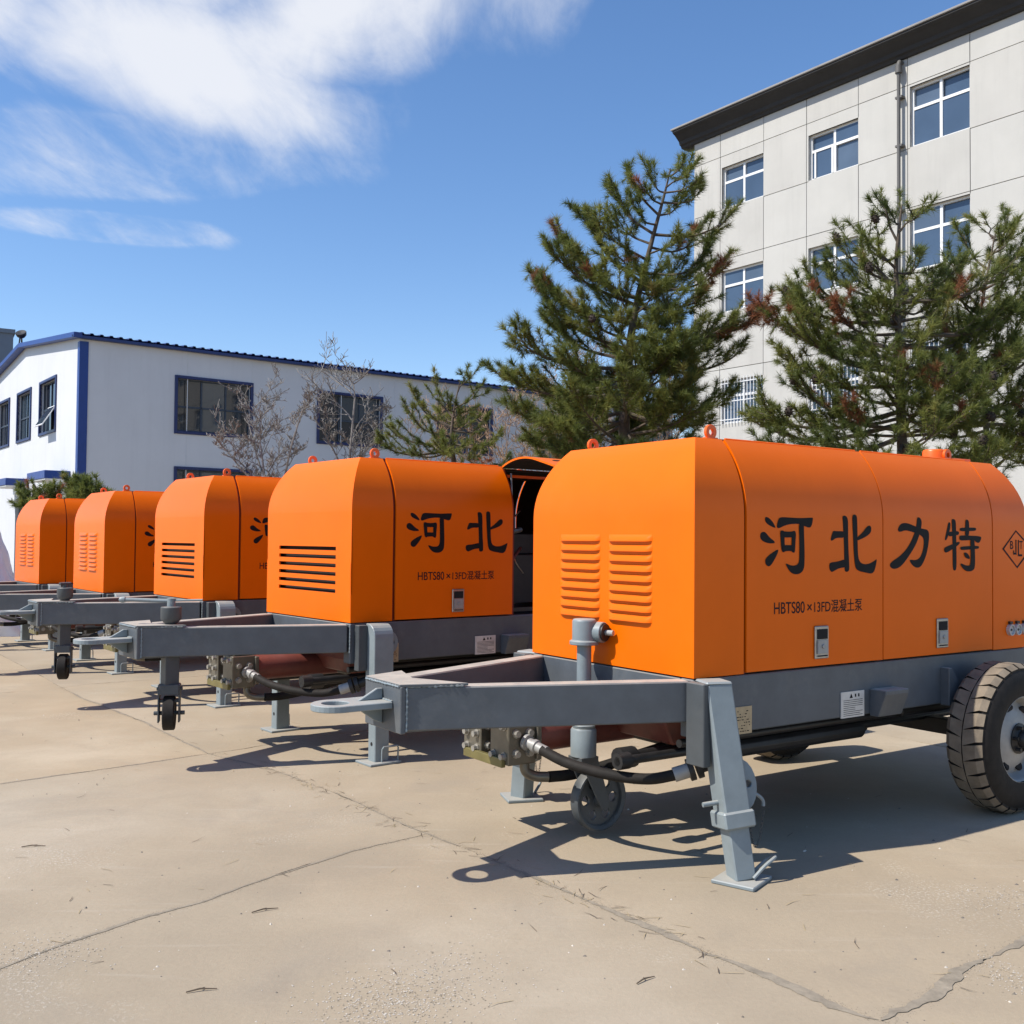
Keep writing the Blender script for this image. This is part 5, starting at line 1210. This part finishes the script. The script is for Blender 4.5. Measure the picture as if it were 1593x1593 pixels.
SP3 = [((1534, 650), (1578, 630), -.3), ((1532, 640), (1600, 605), .1), ((1520, 520), (1555, 470), .1), ((1524, 490), (1475, 440), -.2), ((1534, 440), (1595, 400), .2), ((1524, 580), (1575, 540), -.2), ((1546, 375), (1565, 345), .1, .8), ((1541, 400), (1555, 375), -.2, .8), ((1536, 430), (1560, 405), .2, .8), ((1528, 465), (1560, 440), -.3, .8), ((1522, 500), (1500, 460), -.3, .8), ((1518, 540), (1560, 510), -.3, .9), ((1520, 560), (1500, 550), -.5, .9), ((1526, 600), (1490, 590), -.5), ((1528, 610), (1560, 630), -.6), ((1532, 640), (1440, 590), .2), ((1534, 670), (1450, 670), -.3), ((1528, 600), (1640, 520), -.2, .8), ((1525, 580), (1600, 470), .1, .8), ((1520, 560), (1470, 520), .3), ((1518, 540), (1460, 470), -.2, .8), ((1520, 520), (1590, 430), .2, .7), ((1526, 480), (1480, 410), .1, .6), ((1532, 450), (1590, 390), -.2, .6), ((1538, 420), (1500, 365), .2, .6), ((1543, 395), (1580, 360), 0, .6), ((1548, 370), (1530, 345), .1, .6),
       ((1534, 660), (1640, 640), .2), ((1536, 690), (1630, 700), -.2), ((1536, 700), (1500, 720), -.5), ((1532, 640), (1590, 600), -.5), ((1534, 670), (1560, 690), -.7), ((1530, 620), (1570, 560), .4), ((1534, 680), (1600, 720), -.4)]
L3_ = px_limbs(SP3, D3, R3) + depth_limbs(TK3, D3, R3, 18, 1.9, 4.3, 1.1, .2)
pine('pine_tree', 'pine at the right edge with forked trunk and reddish dead branch', [at(*p, D3) for p in TK3], .055, L3_, 3, dens=.95, nlen=.1, cones=14, width=.0062,
     brown=((at(1578, 630, D3 - .3), .15), (at(1600, 605, D3), .3), (at(1640, 640, D3 + .2), .35), (at(1470, 520, D3), .1)))
R4 = random.Random(34); D4 = 14.5
TK4 = [(712, 900), (708, 740), (702, 690), (706, 640), (716, 590)]
SP4 = [((704, 700), (590, 690), -.2), ((704, 690), (612, 668), .2), ((703, 680), (640, 645), -.1), ((704, 665), (645, 615), .1, .8), ((706, 650), (680, 600), .2, .8), ((708, 635), (738, 610), -.2, .8), ((705, 670), (755, 655), .1), ((704, 690), (770, 690), -.2), ((704, 700), (650, 708), -.4), ((703, 700), (740, 715), -.4), ((706, 640), (690, 625), -.3), ((712, 610), (722, 588), 0, .8), ((704, 690), (700, 705), -.7), ((704, 700), (785, 725), -.2)]
pine('pine_tree', 'small young pine between the bare tree and the tall pine', [at(*p, D4) for p in TK4], .06, px_limbs(SP4, D4, R4) + depth_limbs(TK4, D4, R4, 8, 2.2, 3.4, .6, .2), 4, dens=.65, nlen=.085, width=.007, tintbase=.46)
# low pines in front of the workshop gable
for k, (px, py, hw) in enumerate(((62, 762, 26), (108, 752, 30), (150, 756, 28), (182, 772, 20))):
    Dd = 21.0 + .5 * (k % 2); rr = random.Random(50 + k)
    tk = [(px, 900), (px, 830), (px + 1, py + 25), (px, py + 4)]
    sp = [((px, py + 8 + rr.uniform(0, 50)), (px + rr.uniform(-1, 1) * hw, py + rr.uniform(0, 45)), rr.uniform(-.4, .4)) for _ in range(17)]
    pine('pine_shrub', ('low pine at the left end of the hedge under the workshop canopies', 'low pine second in the hedge, tallest by the blue corner trim', 'low pine third in the hedge below the shaded workshop wall', 'low pine at the right end of the hedge by the fourth trailer')[k], [at(*p, Dd) for p in tk], .05, px_limbs(sp, Dd, rr), 60 + k, dens=.9, nlen=.13, width=.013, group='low pines along the workshop', per=20)

# ---- leafless trees and dry shrubs
def bare(name, label, stems, seed, mat='pale_bark', levels=4, group=None, cat='tree', thin=1.0, kid=(3, 6)):
    rs = random.Random(seed); base = Vector(stems[0][0]); T = empty(name, (base.x, base.y, 0)); O = Vector((base.x, base.y, 0)); tag(T, label, cat, group)
    trunk, twigs = MB(), MB()
    def grow(p, d, L, r, lev):
        pts = [p]; q = p; n = 5
        for k in range(n):
            d = (d + Vector((rs.gauss(0, .16), rs.gauss(0, .16), rs.gauss(.05, .12)))).normalized(); q = q + d * L / n; pts.append(q)
        (trunk if lev == 0 else twigs).tube(pts, [max(.0035 * thin, r * (1 - .6 * i / n)) for i in range(n + 1)], 6 if lev == 0 else 4 if lev == 1 else 3, caps=False)
        if lev >= levels: return
        for k in range(rs.randint(*kid)):
            i = rs.randint(1, n); pp = pts[i]
            a = rs.uniform(0, 6.28); s = Vector((math.cos(a), math.sin(a), rs.uniform(-.1, .6)))
            grow(pp, (d * rs.uniform(.4, .9) + s * rs.uniform(.6, 1.0)).normalized(), L * rs.uniform(.42, .66), r * .52, lev + 1)
    for a, b, r in stems:
        a, b = Vector(a) - O, Vector(b) - O; n = 2
        trunk.tube(smoothpath([a, a.lerp(b, .5) + Vector((rs.gauss(0, .05), 0, 0)), b], 4), [r * (1 - .5 * i / 8) for i in range(9)], 6, caps=False)
        for k in range(6):
            t = .3 + .7 * k / 5; p = a.lerp(b, t); an = rs.uniform(0, 6.28)
            grow(p, ((b - a).normalized() * .6 + Vector((math.cos(an), math.sin(an) * .7, .35))).normalized(), (b - a).length * rs.uniform(.2, .32), r * .5, 1)
        grow(b, (b - a).normalized(), (b - a).length * .22, r * .5, 1)
    ob('trunk', trunk.mesh('trunk', mat, fix=False), T); ob('twigs', twigs.mesh('twigs', mat, fix=False), T)
    return T
DB = 17.0
bare('bare_tree', 'leafless pale tree standing upright before the workshop windows', [(at(532, 880, DB), at(552, 620, DB), .035), (at(535, 760, DB), at(590, 660, DB + .3), .018), (at(538, 740, DB), at(490, 650, DB - .3), .018)], 7, levels=4, kid=(4, 5), thin=1.25)
bare('bare_tree', 'leafless spreading tree with several stems, left of the upright one', [(at(440, 880, DB - .6), at(405, 690, DB - .6), .03), (at(436, 780, DB - .6), at(352, 700, DB - .4), .02), (at(440, 760, DB - .6), at(470, 640, DB - .9), .022), (at(440, 800, DB - .6), at(385, 650, DB - .2), .02)], 9, levels=4, kid=(4, 5), thin=1.25)
for k, (px, py, w, D) in enumerate(((862, 690, 90, 17.5), (790, 712, 60, 17.0), (905, 640, 70, 18.5), (690, 700, 80, 18.0), (1010, 660, 80, 18.5))):
    rr = random.Random(80 + k)
    st = [(at(px + rr.uniform(-.6, .6) * w, 800, D), at(px + rr.uniform(-1, 1) * w * .7, py - rr.uniform(10, 75), D + rr.uniform(-.4, .4)), .012) for _ in range(5)]
    bare('dry_shrub', ('dry brown shrub seen through the lower left of the tall pine', 'dry brown shrub just above the raised trailer door', 'tallest dry brown shrub behind the tall pine', 'dry brown shrub behind the small young pine', 'dry brown shrub low behind the tall pine trunk')[k], st, 90 + k, 'dry', 3, 'dry shrubs behind the pines', 'shrub', 1.2, (4, 6))
